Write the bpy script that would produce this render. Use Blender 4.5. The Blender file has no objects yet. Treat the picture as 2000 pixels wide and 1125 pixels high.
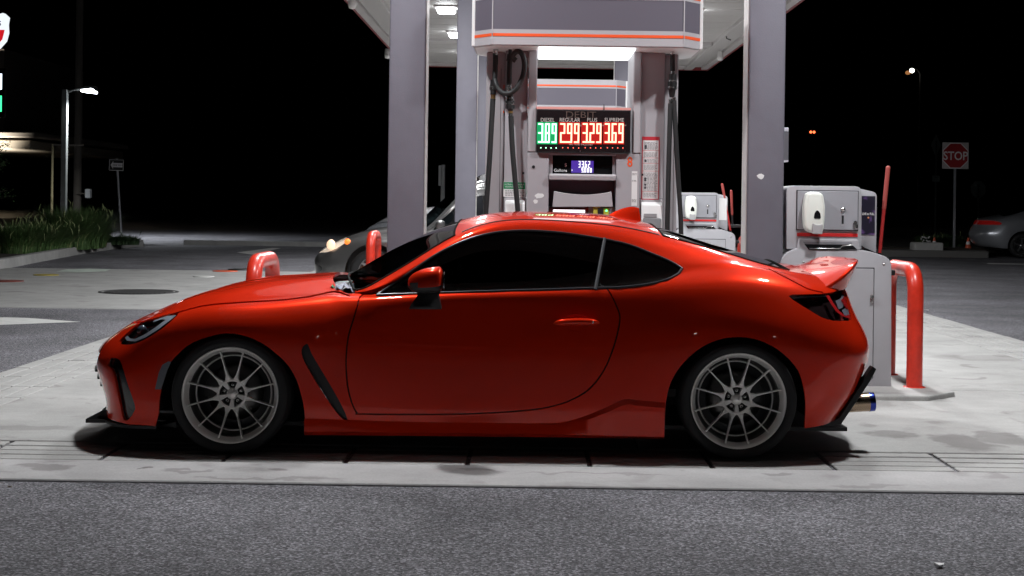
import bpy, bmesh, math, random
import numpy as np
from mathutils import Vector, Matrix, noise
random.seed(7); np.random.seed(7)
S = bpy.context.scene
COL = S.collection
PI = math.pi

# ------------------------------------------------------------------ camera, sky, exposure
H = 1.306                    # camera height
F = 2895.0                   # focal length in photo pixels (2000 px wide frame)
ROLL = 0.0135
PX, PY = 1033.0, 393.0       # principal point of the cropped photograph
cd = bpy.data.cameras.new('camera'); cam = bpy.data.objects.new('camera', cd); COL.objects.link(cam)
cam.location = (0, 0, H); cam.rotation_euler = (PI / 2, -ROLL, 0)
cd.sensor_width = 36.0; cd.lens = F / 2000 * 36.0
cd.shift_x = -(PX - 1000) / 2000; cd.shift_y = -(562.5 - PY) / 2000
cd.clip_start = 0.05; cd.clip_end = 3000
S.camera = cam

wd = bpy.data.worlds.new('World'); S.world = wd; wd.use_nodes = True
nt = wd.node_tree; bg = nt.nodes['Background']
sky = nt.nodes.new('ShaderNodeTexSky'); sky.sky_type = 'NISHITA'; sky.sun_disc = False
sky.sun_elevation = math.radians(-4.0); sky.sun_rotation = math.radians(200)
nt.links.new(sky.outputs[0], bg.inputs[0]); bg.inputs[1].default_value = 0.006

S.view_settings.view_transform = 'Standard'; S.view_settings.look = 'None'
S.view_settings.gamma = 1.0; S.view_settings.use_curve_mapping = False
S.view_settings.exposure = 0.0
S.render.engine = 'CYCLES'
S.cycles.max_bounces = 6; S.cycles.diffuse_bounces = 3; S.cycles.glossy_bounces = 4
S.cycles.transmission_bounces = 4; S.cycles.transparent_max_bounces = 12
S.cycles.caustics_reflective = False; S.cycles.caustics_refractive = False
S.cycles.sample_clamp_indirect = 4.0
try:
    S.cycles.use_denoising = True
except Exception:
    pass

LAMP_W = 150.0

def ray(px, py):
    dx, dy = px - PX, py - PY
    return (dx + ROLL * dy) / F, (dy - ROLL * dx) / F
def at(px, py, Y):
    a, b = ray(px, py)
    return Vector((a * Y, Y, H - b * Y))
def gnd(px, py, z=0.0):
    a, b = ray(px, py); Y = (H - z) / b
    return Vector((a * Y, Y, z))

# ------------------------------------------------------------------ materials
MATS = {}
def mat(name, col, rough=0.5, metal=0.0, coat=0.0, coat_rough=0.03, coat_ior=1.5, emit=None, estr=0.0, var=0.0, vscale=8.0,
        bump=0.0, bscale=60.0, spec=0.5, rvar=0.0, stretch=None, detail=6.0):
    if name in MATS: return MATS[name]
    m = bpy.data.materials.new(name); m.use_nodes = True
    t = m.node_tree; b = t.nodes['Principled BSDF']
    c = tuple(col) + (1.0,)
    b.inputs['Base Color'].default_value = c
    b.inputs['Roughness'].default_value = rough; b.inputs['Metallic'].default_value = metal
    b.inputs['Coat Weight'].default_value = coat; b.inputs['Coat IOR'].default_value = coat_ior; b.inputs['Coat Roughness'].default_value = coat_rough
    b.inputs['Specular IOR Level'].default_value = spec
    if emit is not None:
        b.inputs['Emission Color'].default_value = tuple(emit) + (1.0,); b.inputs['Emission Strength'].default_value = estr
    if var > 0 or rvar > 0 or bump > 0:
        tc = t.nodes.new('ShaderNodeTexCoord'); mp = t.nodes.new('ShaderNodeMapping')
        t.links.new(tc.outputs['Object'], mp.inputs['Vector'])
        if stretch: mp.inputs['Scale'].default_value = stretch
        if var > 0 or rvar > 0:
            n = t.nodes.new('ShaderNodeTexNoise'); n.inputs['Scale'].default_value = vscale
            n.inputs['Detail'].default_value = detail; n.inputs['Roughness'].default_value = 0.65
            t.links.new(mp.outputs[0], n.inputs['Vector'])
            if var > 0:
                r = t.nodes.new('ShaderNodeMapRange'); r.inputs[1].default_value = 0.3; r.inputs[2].default_value = 0.7
                r.inputs[3].default_value = 1 - var; r.inputs[4].default_value = 1 + var
                t.links.new(n.outputs['Fac'], r.inputs[0])
                mx = t.nodes.new('ShaderNodeMix'); mx.data_type = 'RGBA'; mx.blend_type = 'MULTIPLY'; mx.inputs['Factor'].default_value = 1
                mx.inputs['A'].default_value = c; t.links.new(r.outputs[0], mx.inputs['B'])
                t.links.new(mx.outputs['Result'], b.inputs['Base Color'])
            if rvar > 0:
                r2 = t.nodes.new('ShaderNodeMapRange'); r2.inputs[1].default_value = 0.3; r2.inputs[2].default_value = 0.7
                r2.inputs[3].default_value = max(0.02, rough - rvar); r2.inputs[4].default_value = min(1, rough + rvar)
                t.links.new(n.outputs['Fac'], r2.inputs[0]); t.links.new(r2.outputs[0], b.inputs['Roughness'])
        if bump > 0:
            n2 = t.nodes.new('ShaderNodeTexNoise'); n2.inputs['Scale'].default_value = bscale; n2.inputs['Detail'].default_value = 3
            t.links.new(mp.outputs[0], n2.inputs['Vector'])
            bp = t.nodes.new('ShaderNodeBump'); bp.inputs['Strength'].default_value = bump; bp.inputs['Distance'].default_value = 0.01
            t.links.new(n2.outputs['Fac'], bp.inputs['Height']); t.links.new(bp.outputs[0], b.inputs['Normal'])
    MATS[name] = m
    return m

def asphalt_mat(name, c0, c1, tint=(1, 1, 1)):
    m = bpy.data.materials.new(name); m.use_nodes = True
    t = m.node_tree; b = t.nodes['Principled BSDF']; L = t.links.new
    geo = t.nodes.new('ShaderNodeNewGeometry')
    v = t.nodes.new('ShaderNodeTexVoronoi'); v.inputs['Scale'].default_value = 120; L(geo.outputs['Position'], v.inputs['Vector'])
    n = t.nodes.new('ShaderNodeTexNoise'); n.inputs['Scale'].default_value = 70; n.inputs['Detail'].default_value = 8; n.inputs['Roughness'].default_value = 0.8
    L(geo.outputs['Position'], n.inputs['Vector'])
    big = t.nodes.new('ShaderNodeTexNoise'); big.inputs['Scale'].default_value = 0.9; big.inputs['Detail'].default_value = 6
    L(geo.outputs['Position'], big.inputs['Vector'])
    # stone-to-stone colour: voronoi cell colour (value) mixed with noise
    sep = t.nodes.new('ShaderNodeSeparateColor'); L(v.outputs['Color'], sep.inputs[0])
    a = t.nodes.new('ShaderNodeMath'); a.operation = 'MULTIPLY_ADD'; L(sep.outputs[0], a.inputs[0]); a.inputs[1].default_value = 0.55; L(n.outputs['Fac'], a.inputs[2])
    r = t.nodes.new('ShaderNodeValToRGB'); e = r.color_ramp.elements
    e[0].position = 0.45; e[0].color = tuple(c0[i] * tint[i] for i in range(3)) + (1,)
    e[1].position = 0.98; e[1].color = tuple(c1[i] * tint[i] for i in range(3)) + (1,)
    e2 = r.color_ramp.elements.new(0.72); e2.color = tuple((0.6 * c0[i] + 0.4 * c1[i]) * tint[i] for i in range(3)) + (1,)
    e3 = r.color_ramp.elements.new(1.0); e3.color = tuple(min(1, c1[i] * 1.7) for i in range(3)) + (1,)
    L(a.outputs[0], r.inputs[0])
    mr = t.nodes.new('ShaderNodeMapRange'); mr.inputs[1].default_value = .3; mr.inputs[2].default_value = .7; mr.inputs[3].default_value = .68; mr.inputs[4].default_value = 1.22
    L(big.outputs['Fac'], mr.inputs[0])
    mx = t.nodes.new('ShaderNodeMix'); mx.data_type = 'RGBA'; mx.blend_type = 'MULTIPLY'; mx.inputs['Factor'].default_value = 1
    L(r.outputs[0], mx.inputs['A']); L(mr.outputs[0], mx.inputs['B']); L(mx.outputs['Result'], b.inputs['Base Color'])
    b.inputs['Roughness'].default_value = 0.85; b.inputs['Specular IOR Level'].default_value = 0.35
    bp = t.nodes.new('ShaderNodeBump'); bp.inputs['Strength'].default_value = 0.9; bp.inputs['Distance'].default_value = 0.006
    L(a.outputs[0], bp.inputs['Height']); L(bp.outputs[0], b.inputs['Normal'])
    MATS[name] = m
    return m

def concrete_mat(name, base, stain, seed=0.0, stain_amt=1.0, spots=()):
    m = bpy.data.materials.new(name); m.use_nodes = True
    t = m.node_tree; b = t.nodes['Principled BSDF']; L = t.links.new
    geo = t.nodes.new('ShaderNodeNewGeometry')
    mp = t.nodes.new('ShaderNodeMapping'); mp.inputs['Location'].default_value = (seed, seed * 1.7, 0); L(geo.outputs['Position'], mp.inputs['Vector'])
    n1 = t.nodes.new('ShaderNodeTexNoise'); n1.inputs['Scale'].default_value = 1.6; n1.inputs['Detail'].default_value = 9; n1.inputs['Roughness'].default_value = 0.7
    n2 = t.nodes.new('ShaderNodeTexNoise'); n2.inputs['Scale'].default_value = 70; n2.inputs['Detail'].default_value = 4
    n3 = t.nodes.new('ShaderNodeTexNoise'); n3.inputs['Scale'].default_value = 3.1; n3.inputs['Detail'].default_value = 3; n3.inputs['Distortion'].default_value = 0.6
    mp2 = t.nodes.new('ShaderNodeMapping'); mp2.inputs['Scale'].default_value = (0.9, 1.15, 1); L(mp.outputs[0], mp2.inputs['Vector'])
    L(mp2.outputs[0], n1.inputs['Vector']); L(mp.outputs[0], n2.inputs['Vector']); L(mp.outputs[0], n3.inputs['Vector'])
    r1 = t.nodes.new('ShaderNodeMapRange'); r1.inputs[1].default_value = .3; r1.inputs[2].default_value = .72; r1.inputs[3].default_value = .76; r1.inputs[4].default_value = 1.12
    L(n1.outputs['Fac'], r1.inputs[0])
    r2 = t.nodes.new('ShaderNodeMapRange'); r2.inputs[1].default_value = .3; r2.inputs[2].default_value = .7; r2.inputs[3].default_value = .93; r2.inputs[4].default_value = 1.06
    L(n2.outputs['Fac'], r2.inputs[0])
    mul = t.nodes.new('ShaderNodeMath'); mul.operation = 'MULTIPLY'; L(r1.outputs[0], mul.inputs[0]); L(r2.outputs[0], mul.inputs[1])
    mx = t.nodes.new('ShaderNodeMix'); mx.data_type = 'RGBA'; mx.blend_type = 'MULTIPLY'; mx.inputs['Factor'].default_value = 1
    mx.inputs['A'].default_value = tuple(base) + (1,); L(mul.outputs[0], mx.inputs['B'])
    r3 = t.nodes.new('ShaderNodeMapRange'); r3.inputs[1].default_value = .60; r3.inputs[2].default_value = .70; r3.inputs[3].default_value = 0; r3.inputs[4].default_value = 0.55 * stain_amt
    L(n3.outputs['Fac'], r3.inputs[0])
    ms = t.nodes.new('ShaderNodeMix'); ms.data_type = 'RGBA'; L(r3.outputs[0], ms.inputs['Factor'])
    L(mx.outputs['Result'], ms.inputs['A']); ms.inputs['B'].default_value = tuple(stain) + (1,)
    col = ms.outputs['Result']
    if spots:
        nd = t.nodes.new('ShaderNodeTexNoise'); nd.inputs['Scale'].default_value = 6; nd.inputs['Detail'].default_value = 5; L(geo.outputs['Position'], nd.inputs['Vector'])
        of = t.nodes.new('ShaderNodeVectorMath'); of.operation = 'MULTIPLY_ADD'; L(nd.outputs['Color'], of.inputs[0]); of.inputs[1].default_value = (.30, .30, 0); of.inputs[2].default_value = (-.15, -.15, 0)
        ps = t.nodes.new('ShaderNodeVectorMath'); ps.operation = 'ADD'; L(geo.outputs['Position'], ps.inputs[0]); L(of.outputs[0], ps.inputs[1])
        for sx_, sy_, rx_, ry_, am_ in spots:
            sb = t.nodes.new('ShaderNodeVectorMath'); sb.operation = 'SUBTRACT'; L(ps.outputs[0], sb.inputs[0]); sb.inputs[1].default_value = (sx_, sy_, 0)
            ml = t.nodes.new('ShaderNodeVectorMath'); ml.operation = 'MULTIPLY'; L(sb.outputs[0], ml.inputs[0]); ml.inputs[1].default_value = (1 / rx_, 1 / ry_, 0)
            ln = t.nodes.new('ShaderNodeVectorMath'); ln.operation = 'LENGTH'; L(ml.outputs[0], ln.inputs[0])
            mr_ = t.nodes.new('ShaderNodeMapRange'); mr_.inputs[1].default_value = .75; mr_.inputs[2].default_value = 1.05; mr_.inputs[3].default_value = am_; mr_.inputs[4].default_value = 0; L(ln.outputs['Value'], mr_.inputs[0])
            mc = t.nodes.new('ShaderNodeMix'); mc.data_type = 'RGBA'; L(mr_.outputs[0], mc.inputs['Factor']); L(col, mc.inputs['A']); mc.inputs['B'].default_value = tuple(c_ * .75 for c_ in stain) + (1,); col = mc.outputs['Result']
    L(col, b.inputs['Base Color'])
    b.inputs['Roughness'].default_value = 0.8; b.inputs['Specular IOR Level'].default_value = 0.3
    bp = t.nodes.new('ShaderNodeBump'); bp.inputs['Strength'].default_value = 0.35; bp.inputs['Distance'].default_value = 0.004
    L(n2.outputs['Fac'], bp.inputs['Height']); L(bp.outputs[0], b.inputs['Normal'])
    MATS[name] = m
    return m

def glass_mat(name, tint, ior=1.5):
    """Tinted pane: fresnel mix of a transparent tint and a sharp reflection."""
    m = bpy.data.materials.new(name); m.use_nodes = True
    t = m.node_tree; t.nodes.remove(t.nodes['Principled BSDF']); out = t.nodes['Material Output']
    tr = t.nodes.new('ShaderNodeBsdfTransparent'); tr.inputs[0].default_value = tuple(tint) + (1,)
    gl = t.nodes.new('ShaderNodeBsdfGlossy'); gl.inputs['Roughness'].default_value = 0.015; gl.inputs[0].default_value = (1, 1, 1, 1)
    f0 = ((ior - 1) / (ior + 1)) ** 2
    lw = t.nodes.new('ShaderNodeLayerWeight'); lw.inputs[0].default_value = 0.5
    pw = t.nodes.new('ShaderNodeMath'); pw.operation = 'POWER'; t.links.new(lw.outputs['Facing'], pw.inputs[0]); pw.inputs[1].default_value = 5
    fr = t.nodes.new('ShaderNodeMath'); fr.operation = 'MULTIPLY_ADD'; t.links.new(pw.outputs[0], fr.inputs[0]); fr.inputs[1].default_value = 1 - f0; fr.inputs[2].default_value = f0
    mx = t.nodes.new('ShaderNodeMixShader'); t.links.new(fr.outputs[0], mx.inputs[0]); t.links.new(tr.outputs[0], mx.inputs[1]); t.links.new(gl.outputs[0], mx.inputs[2])
    t.links.new(mx.outputs[0], out.inputs[0])
    MATS[name] = m
    return m

def emis(name, col, s):
    m = bpy.data.materials.new(name); m.use_nodes = True
    b = m.node_tree.nodes['Principled BSDF']; b.inputs['Base Color'].default_value = (0, 0, 0, 1)
    b.inputs['Emission Color'].default_value = tuple(col) + (1,); b.inputs['Emission Strength'].default_value = s
    MATS[name] = m
    return m

ASPHALT = asphalt_mat('asphalt', (0.036, 0.035, 0.040), (0.235, 0.23, 0.25))
ASPHALT2 = asphalt_mat('worn_asphalt', (0.026, 0.026, 0.029), (0.14, 0.14, 0.15))
CONC = concrete_mat('concrete', (0.41, 0.405, 0.395), (0.19, 0.175, 0.17), 0.0, 1.0, [tuple(gnd(*q)[:2]) + (rx, ry, am) for q, rx, ry, am in (((1742, 848), .15, .14, .55), ((1880, 862), .17, .32, .6), ((1960, 856), .13, .30, .5), ((1930, 700), .5, .25, .3), ((60, 836), .28, .10, .35), ((1100, 868), .8, .2, .3))])
CONC2 = concrete_mat('concrete_gutter', (0.42, 0.41, 0.41), (0.22, 0.20, 0.20), 4.2, 0.9, [tuple(gnd(*q)[:2]) + (rx, ry, am) for q, rx, ry, am in (((90, 911), .16, .09, .6), ((293, 913), .05, .03, .85), ((375, 919), .12, .03, .5), ((545, 915), .10, .05, .6), ((520, 934), .35, .03, .45), ((930, 918), .12, .06, .6), ((1180, 925), .4, .03, .4), ((1520, 925), .09, .05, .5), ((1690, 950), .2, .05, .4))])
CONC3 = concrete_mat('concrete_bars', (0.42, 0.415, 0.405), (0.27, 0.255, 0.25), 9.1, 0.6)
JOINT = mat('joint_filler', (0.012, 0.012, 0.013), 0.9)
PAINTW = mat('road_paint', (0.68, 0.68, 0.66), 0.7, var=0.12, vscale=9, bump=0.2)
STEELG = mat('column_paint', (0.148, 0.141, 0.172), 0.6, bump=0.14, bscale=160, var=0.10, vscale=2.2, rvar=.12)
CEIL = mat('ceiling_paint', (0.60, 0.575, 0.56), 0.55, var=0.04, vscale=1.5)
CEILT = mat('ceiling_trim', (0.62, 0.59, 0.58), 0.5)
DISP = mat('dispenser_panel', (0.37, 0.352, 0.375), 0.42, var=0.04, vscale=4, bump=0.05, bscale=220)
DISPD = mat('dispenser_dark_band', (0.115, 0.104, 0.132), 0.5, bump=0.05, bscale=220)
DISPL = mat('dispenser_light_band', (0.41, 0.39, 0.41), 0.45)
ORANGE = mat('orange_stripe', (0.82, 0.10, 0.025), 0.45)
WHITEP = mat('white_panel', (0.80, 0.80, 0.80), 0.45)
BLACKP = mat('black_plastic', (0.012, 0.012, 0.013), 0.45)
BLACKG = mat('black_gloss', (0.008, 0.008, 0.009), 0.12, coat=0.6)
RUBBER = mat('black_rubber', (0.016, 0.017, 0.018), 0.55, bump=0.08, bscale=90)
STEEL = mat('steel', (0.62, 0.61, 0.60), 0.25, metal=1.0, rvar=0.08, vscale=30)
BRASS = mat('brass_fitting', (0.60, 0.36, 0.14), 0.35, metal=1.0)
REDPOST = mat('red_post_paint', (0.62, 0.030, 0.012), 0.36, coat=0.3, coat_rough=0.22, var=0.22, vscale=9, bump=0.05, bscale=40)
UNITG = mat('unit_plastic', (0.40, 0.395, 0.42), 0.5, var=0.03, vscale=6, bump=0.12, bscale=260)
UNITM = mat('unit_door_metal', (0.33, 0.33, 0.36), 0.45, bump=0.15, bscale=320)
REDST = mat('red_stripe', (0.60, 0.02, 0.02), 0.45)
SOAPW = mat('soap_plastic', (0.80, 0.82, 0.76), 0.35)
PAPER = mat('paper_white', (0.75, 0.74, 0.74), 0.6)
INKG = mat('print_grey', (0.30, 0.29, 0.30), 0.7)
INKD = mat('print_dark', (0.05, 0.05, 0.06), 0.7)
INKR = mat('print_red', (0.48, 0.02, 0.035), 0.6)
INKGR = mat('print_green', (0.0, 0.21, 0.075), 0.6)
GALV = mat('galvanised', (0.36, 0.37, 0.39), 0.45, metal=0.6, var=0.1, vscale=20)
BARK = mat('pole_wood', (0.045, 0.038, 0.030), 0.9, bump=0.5, bscale=30)
CHROME = mat('chrome', (0.8, 0.8, 0.8), 0.08, metal=1.0)

# ------------------------------------------------------------------ objects and meshes
def tag(o, label=None, cat=None, group=None, kind=None):
    if label: o['label'] = label
    if cat: o['category'] = cat
    if group: o['group'] = group
    if kind: o['kind'] = kind
    return o
def empty(name, loc, label=None, cat=None, group=None, rz=0.0):
    o = bpy.data.objects.new(name, None); COL.objects.link(o); o.location = loc; o.rotation_euler = (0, 0, rz)
    o.empty_display_size = 0.1
    return tag(o, label, cat, group)
def link_mesh(name, me, parent=None):
    o = bpy.data.objects.new(name, me); COL.objects.link(o)
    if parent: o.parent = parent
    return o
def copy_tree(o, parent=None):
    c = o.copy(); COL.objects.link(c); c.parent = parent
    for ch in list(o.children): copy_tree(ch, c)
    return c

class MB:
    """Collects simple shapes; build() links them as one mesh object."""
    def __init__(s): s.v = []; s.f = []; s.m = []; s.s = []
    def add(s, vs, fs, m=0, smooth=False):
        o = len(s.v); s.v += [tuple(p) for p in vs]
        for f in fs: s.f.append([i + o for i in f]); s.m.append(m); s.s.append(smooth)
        return s
    def box(s, x0, x1, y0, y1, z0, z1, m=0, bev=0.0, seg=1, rot=None):
        if bev > 0:
            bm = bmesh.new(); bmesh.ops.create_cube(bm, size=1.0)
            for v in bm.verts: v.co = Vector(((x0 + x1) / 2 + v.co.x * (x1 - x0), (y0 + y1) / 2 + v.co.y * (y1 - y0), (z0 + z1) / 2 + v.co.z * (z1 - z0)))
            bmesh.ops.bevel(bm, geom=list(bm.edges), offset=bev, segments=seg, profile=0.5, affect='EDGES', clamp_overlap=True)
            s.bm(bm, m, seg > 1)
        else:
            P = [(x0, y0, z0), (x1, y0, z0), (x1, y1, z0), (x0, y1, z0), (x0, y0, z1), (x1, y0, z1), (x1, y1, z1), (x0, y1, z1)]
            s.add(P, [(0, 3, 2, 1), (4, 5, 6, 7), (0, 1, 5, 4), (1, 2, 6, 5), (2, 3, 7, 6), (3, 0, 4, 7)], m)
        return s
    def bm(s, bm, m=0, smooth=False):
        bm.verts.index_update(); s.add([v.co[:] for v in bm.verts], [[v.index for v in f.verts] for f in bm.faces], m, smooth); bm.free(); return s
    def tube(s, pts, r, n=10, m=0, caps=True, smooth=True, closed=False):
        pts = [Vector(p) for p in pts]; k = len(pts)
        rs = r if isinstance(r, (list, tuple)) else [r] * k
        up = None; rings = []
        for i, p in enumerate(pts):
            a = pts[i - 1] if (i > 0 or closed) else p
            b = pts[(i + 1) % k] if (i < k - 1 or closed) else p
            t = (b - a).normalized()
            if up is None:
                up = Vector((0, 0, 1)) if abs(t.z) < 0.9 else Vector((1, 0, 0))
            e1 = (up - t * up.dot(t))
            if e1.length < 1e-5: e1 = t.orthogonal()
            e1.normalize(); up = e1; e2 = t.cross(e1)
            rings.append([p + (e1 * math.cos(2 * PI * j / n) + e2 * math.sin(2 * PI * j / n)) * rs[i] for j in range(n)])
        vs = [q for rg in rings for q in rg]; fs = []
        for i in range(k if closed else k - 1):
            i2 = (i + 1) % k
            for j in range(n):
                j2 = (j + 1) % n; fs.append((i * n + j, i * n + j2, i2 * n + j2, i2 * n + j))
        s.add(vs, fs, m, smooth)
        if caps and not closed:
            s.add(rings[0], [tuple(range(n))[::-1]], m); s.add(rings[-1], [tuple(range(n))], m)
        return s
    def cyl(s, p0, p1, r0, r1=None, n=16, m=0, smooth=True):
        return s.tube([p0, p1], [r0, r0 if r1 is None else r1], n, m, True, smooth)
    def lathe(s, prof, n=32, m=0, axis='y', o=(0, 0, 0), smooth=True, a0=0.0, a1=2 * PI):
        """prof: (radius, offset along axis)."""
        full = abs(a1 - a0 - 2 * PI) < 1e-6; cnt = n if full else n + 1; vs = []
        for (r, h) in prof:
            for j in range(cnt):
                a = a0 + (a1 - a0) * j / n; c, q = math.cos(a) * r, math.sin(a) * r
                p = {'y': (c, h, q), 'z': (c, q, h), 'x': (h, c, q)}[axis]
                vs.append((p[0] + o[0], p[1] + o[1], p[2] + o[2]))
        fs = []
        for i in range(len(prof) - 1):
            for j in range(n):
                j2 = (j + 1) % cnt if full else j + 1
                fs.append((i * cnt + j, i * cnt + j2, (i + 1) * cnt + j2, (i + 1) * cnt + j))
        return s.add(vs, fs, m, smooth)
    def prism(s, poly, d0, d1, axis='y', m=0, bev=0.0, seg=2):
        """poly: 2-D points; axis y -> (x,z), axis z -> (x,y), axis x -> (y,z)."""
        f = {'y': lambda a, b, d: (a, d, b), 'z': lambda a, b, d: (a, b, d), 'x': lambda a, b, d: (d, a, b)}[axis]
        n = len(poly)
        vs = [f(a, b, d0) for a, b in poly] + [f(a, b, d1) for a, b in poly]
        fs = [tuple(range(n))[::-1], tuple(range(n, 2 * n))] + [(i, (i + 1) % n, n + (i + 1) % n, n + i) for i in range(n)]
        bm = bmesh.new(); bv = [bm.verts.new(p) for p in vs]
        for q in fs: bm.faces.new([bv[i] for i in q])
        bmesh.ops.recalc_face_normals(bm, faces=list(bm.faces))
        if bev > 0:
            bmesh.ops.bevel(bm, geom=[e for e in bm.edges if e.calc_face_angle(0) > 0.5], offset=bev, segments=seg, profile=0.5, affect='EDGES', clamp_overlap=True)
        return s.bm(bm, m, False)
    def xf(s, M):
        s.v = [tuple(M @ Vector(p)) for p in s.v]; return s
    def mesh(s, name, mats):
        me = bpy.data.meshes.new(name); me.from_pydata(s.v, [], s.f)
        for q in (mats if isinstance(mats, (list, tuple)) else [mats]): me.materials.append(q)
        me.polygons.foreach_set('material_index', s.m); me.polygons.foreach_set('use_smooth', s.s); me.update()
        return me
    def build(s, name, mats, parent=None, recalc=True, autosmooth=None):
        me = s.mesh(name, mats)
        if recalc:
            bm = bmesh.new(); bm.from_mesh(me); bmesh.ops.recalc_face_normals(bm, faces=list(bm.faces)); bm.to_mesh(me); bm.free()
        if autosmooth is not None:
            me.polygons.foreach_set('use_smooth', [True] * len(me.polygons))
            try: me.set_sharp_from_angle(angle=math.radians(autosmooth))
            except Exception: pass
        return link_mesh(name, me, parent)

def text_mesh(txt, size, extrude=0.0, align='CENTER', bold=0.0):
    """Lettering as a mesh in the local XZ plane facing -Y, baseline at z=0."""
    c = bpy.data.curves.new('lettering', 'FONT'); c.body = txt; c.size = size; c.align_x = align; c.extrude = extrude; c.offset = bold
    c.resolution_u = 3
    o = bpy.data.objects.new('lettering', c); COL.objects.link(o)
    dg = bpy.context.evaluated_depsgraph_get(); me = bpy.data.meshes.new_from_object(o.evaluated_get(dg))
    bpy.data.objects.remove(o); bpy.data.curves.remove(c)
    me.transform(Matrix.Rotation(PI / 2, 4, 'X')); me.materials.clear()
    return me
def text(name, txt, size, loc, m, parent=None, align='CENTER', sx=1.0, bold=0.0, rz=0.0):
    me = text_mesh(txt, size, 0.0, align, bold); me.transform(Matrix.Diagonal((sx, 1, 1, 1))); me.materials.append(m); me.name = name
    o = link_mesh(name, me, parent); o.location = loc; o.rotation_euler = (0, 0, rz)
    return o

SEG = {'0': 'abcdef', '1': 'bc', '2': 'abged', '3': 'abgcd', '4': 'fgbc', '5': 'afgcd', '6': 'afgedc', '7': 'abc', '8': 'abcdefg', '9': 'abcdfg'}
def digits(mb, txt, x, z, w, h, th, y, gap, depth=0.004, m=0):
    """Seven-segment digits as thin slabs; '.' is a square dot in the gap."""
    for ch in txt:
        if ch == '.':
            mb.box(x - gap * 0.5 - th * .5, x - gap * 0.5 + th * .5, y - depth, y, z, z + th, m); continue
        P = {'a': (x, x + w, z + h - th, z + h), 'd': (x, x + w, z, z + th), 'g': (x, x + w, z + h / 2 - th / 2, z + h / 2 + th / 2),
             'f': (x, x + th, z + h / 2, z + h), 'e': (x, x + th, z, z + h / 2), 'b': (x + w - th, x + w, z + h / 2, z + h), 'c': (x + w - th, x + w, z, z + h / 2)}
        for k_, sg in enumerate(SEG[ch]):
            a, b, c, d = P[sg]; mb.box(a, b, y - depth - k_ * 1e-4, y, c, d, m)
        x += w + gap
    return x
# ------------------------------------------------------------------ ground and pavement
def sheet(name, x0, x1, y0, y1, z, m, n=1):
    o = MB().add([(x0, y0, z), (x1, y0, z), (x1, y1, z), (x0, y1, z)], [(0, 1, 2, 3)]).build(name, m, recalc=False)
    return tag(o, kind='structure')
sheet('asphalt_ground', -700, 700, -90, 1500, -0.012, ASPHALT)
XL, XR = -3.87, 4.88
pave = MB().box(XL, XR, 6.81, 36.0, -0.2, -0.022).build('forecourt_pavement', JOINT); tag(pave, kind='structure')
rp = random.Random(3)
# gutter slabs along the front edge
gx = [XL, XR]
for a, b in zip(gx[:-1], gx[1:]):
    MB().box(a + .004, b - .004, 6.805, 7.315, -0.15, 0.0, bev=.006).build('gutter_slab', CONC2, pave)
# grooved bars: shared mesh, four deep along the front, five wide down both sides
def bar_mesh(lx, ly, nm):
    mb = MB(); mb.box(-lx / 2, lx / 2, -ly / 2, ly / 2, -0.1, 0.0, bev=.004); me = mb.mesh(nm, CONC3)
    bm = bmesh.new(); bm.from_mesh(me); bmesh.ops.recalc_face_normals(bm, faces=list(bm.faces)); bm.to_mesh(me); bm.free(); return me
me_f = bar_mesh(0.607 - 0.024, 0.1325 - 0.019, 'grooved_bar')
me_s = bar_mesh(0.1245 - 0.015, 0.55 - 0.018, 'grooved_bar')
def bar(me, x, y):
    o = link_mesh('grooved_bar', me, pave); o.location = (x, y, rp.uniform(-.0035, .0005)); o.rotation_euler = (rp.uniform(-.006, .006), rp.uniform(-.004, .004), rp.uniform(-.004, .004))
x = -0.287 - 0.607 * 5 - .3035
k = 0
for k in range(14):
    cx = -0.287 - 0.607 * 5.5 + 0.607 * k
    if cx - .3 < XL: continue
    for j in range(4): bar(me_f, cx, 7.32 + 0.1325 * (j + .5) + .004)
for j in range(4): bar(me_f, XR - .30, 7.32 + 0.1325 * (j + .5) + .004)
for j in range(5):
    for i in range(20):
        y = 8.15 + .55 * (i + .5) - 0.255
        bar(me_s, XL + .1245 * (j + .5), y); bar(me_s, XR - .1245 * (j + .5), y)
# big slabs
ix0, ix1 = XL + .6265, XR - .6265
ys = [7.865, 10.55, 14.1, 18.0, 22.2, 26.4, 31.0, 35.9]
for a, b in zip(ys[:-1], ys[1:]):
    for c, d in ((ix0, 0.6), (0.6, ix1)):
        MB().box(c + .004, d - .004, a + .004, b - .004, -0.1, rp.uniform(-.001, .001), bev=.005).build('concrete_slab', CONC, pave)
for sx in (XL, ix1 + .004):
    MB().box(sx + .002, sx + .62, 18.88, 35.9, -0.1, -0.001, bev=.005).build('concrete_slab', CONC, pave)
for sx in (XL, ix1 + .004):
    MB().box(sx + .002, sx + .62, 7.86, 7.885, -0.1, -0.001).build('concrete_slab', CONC, pave)
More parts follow.
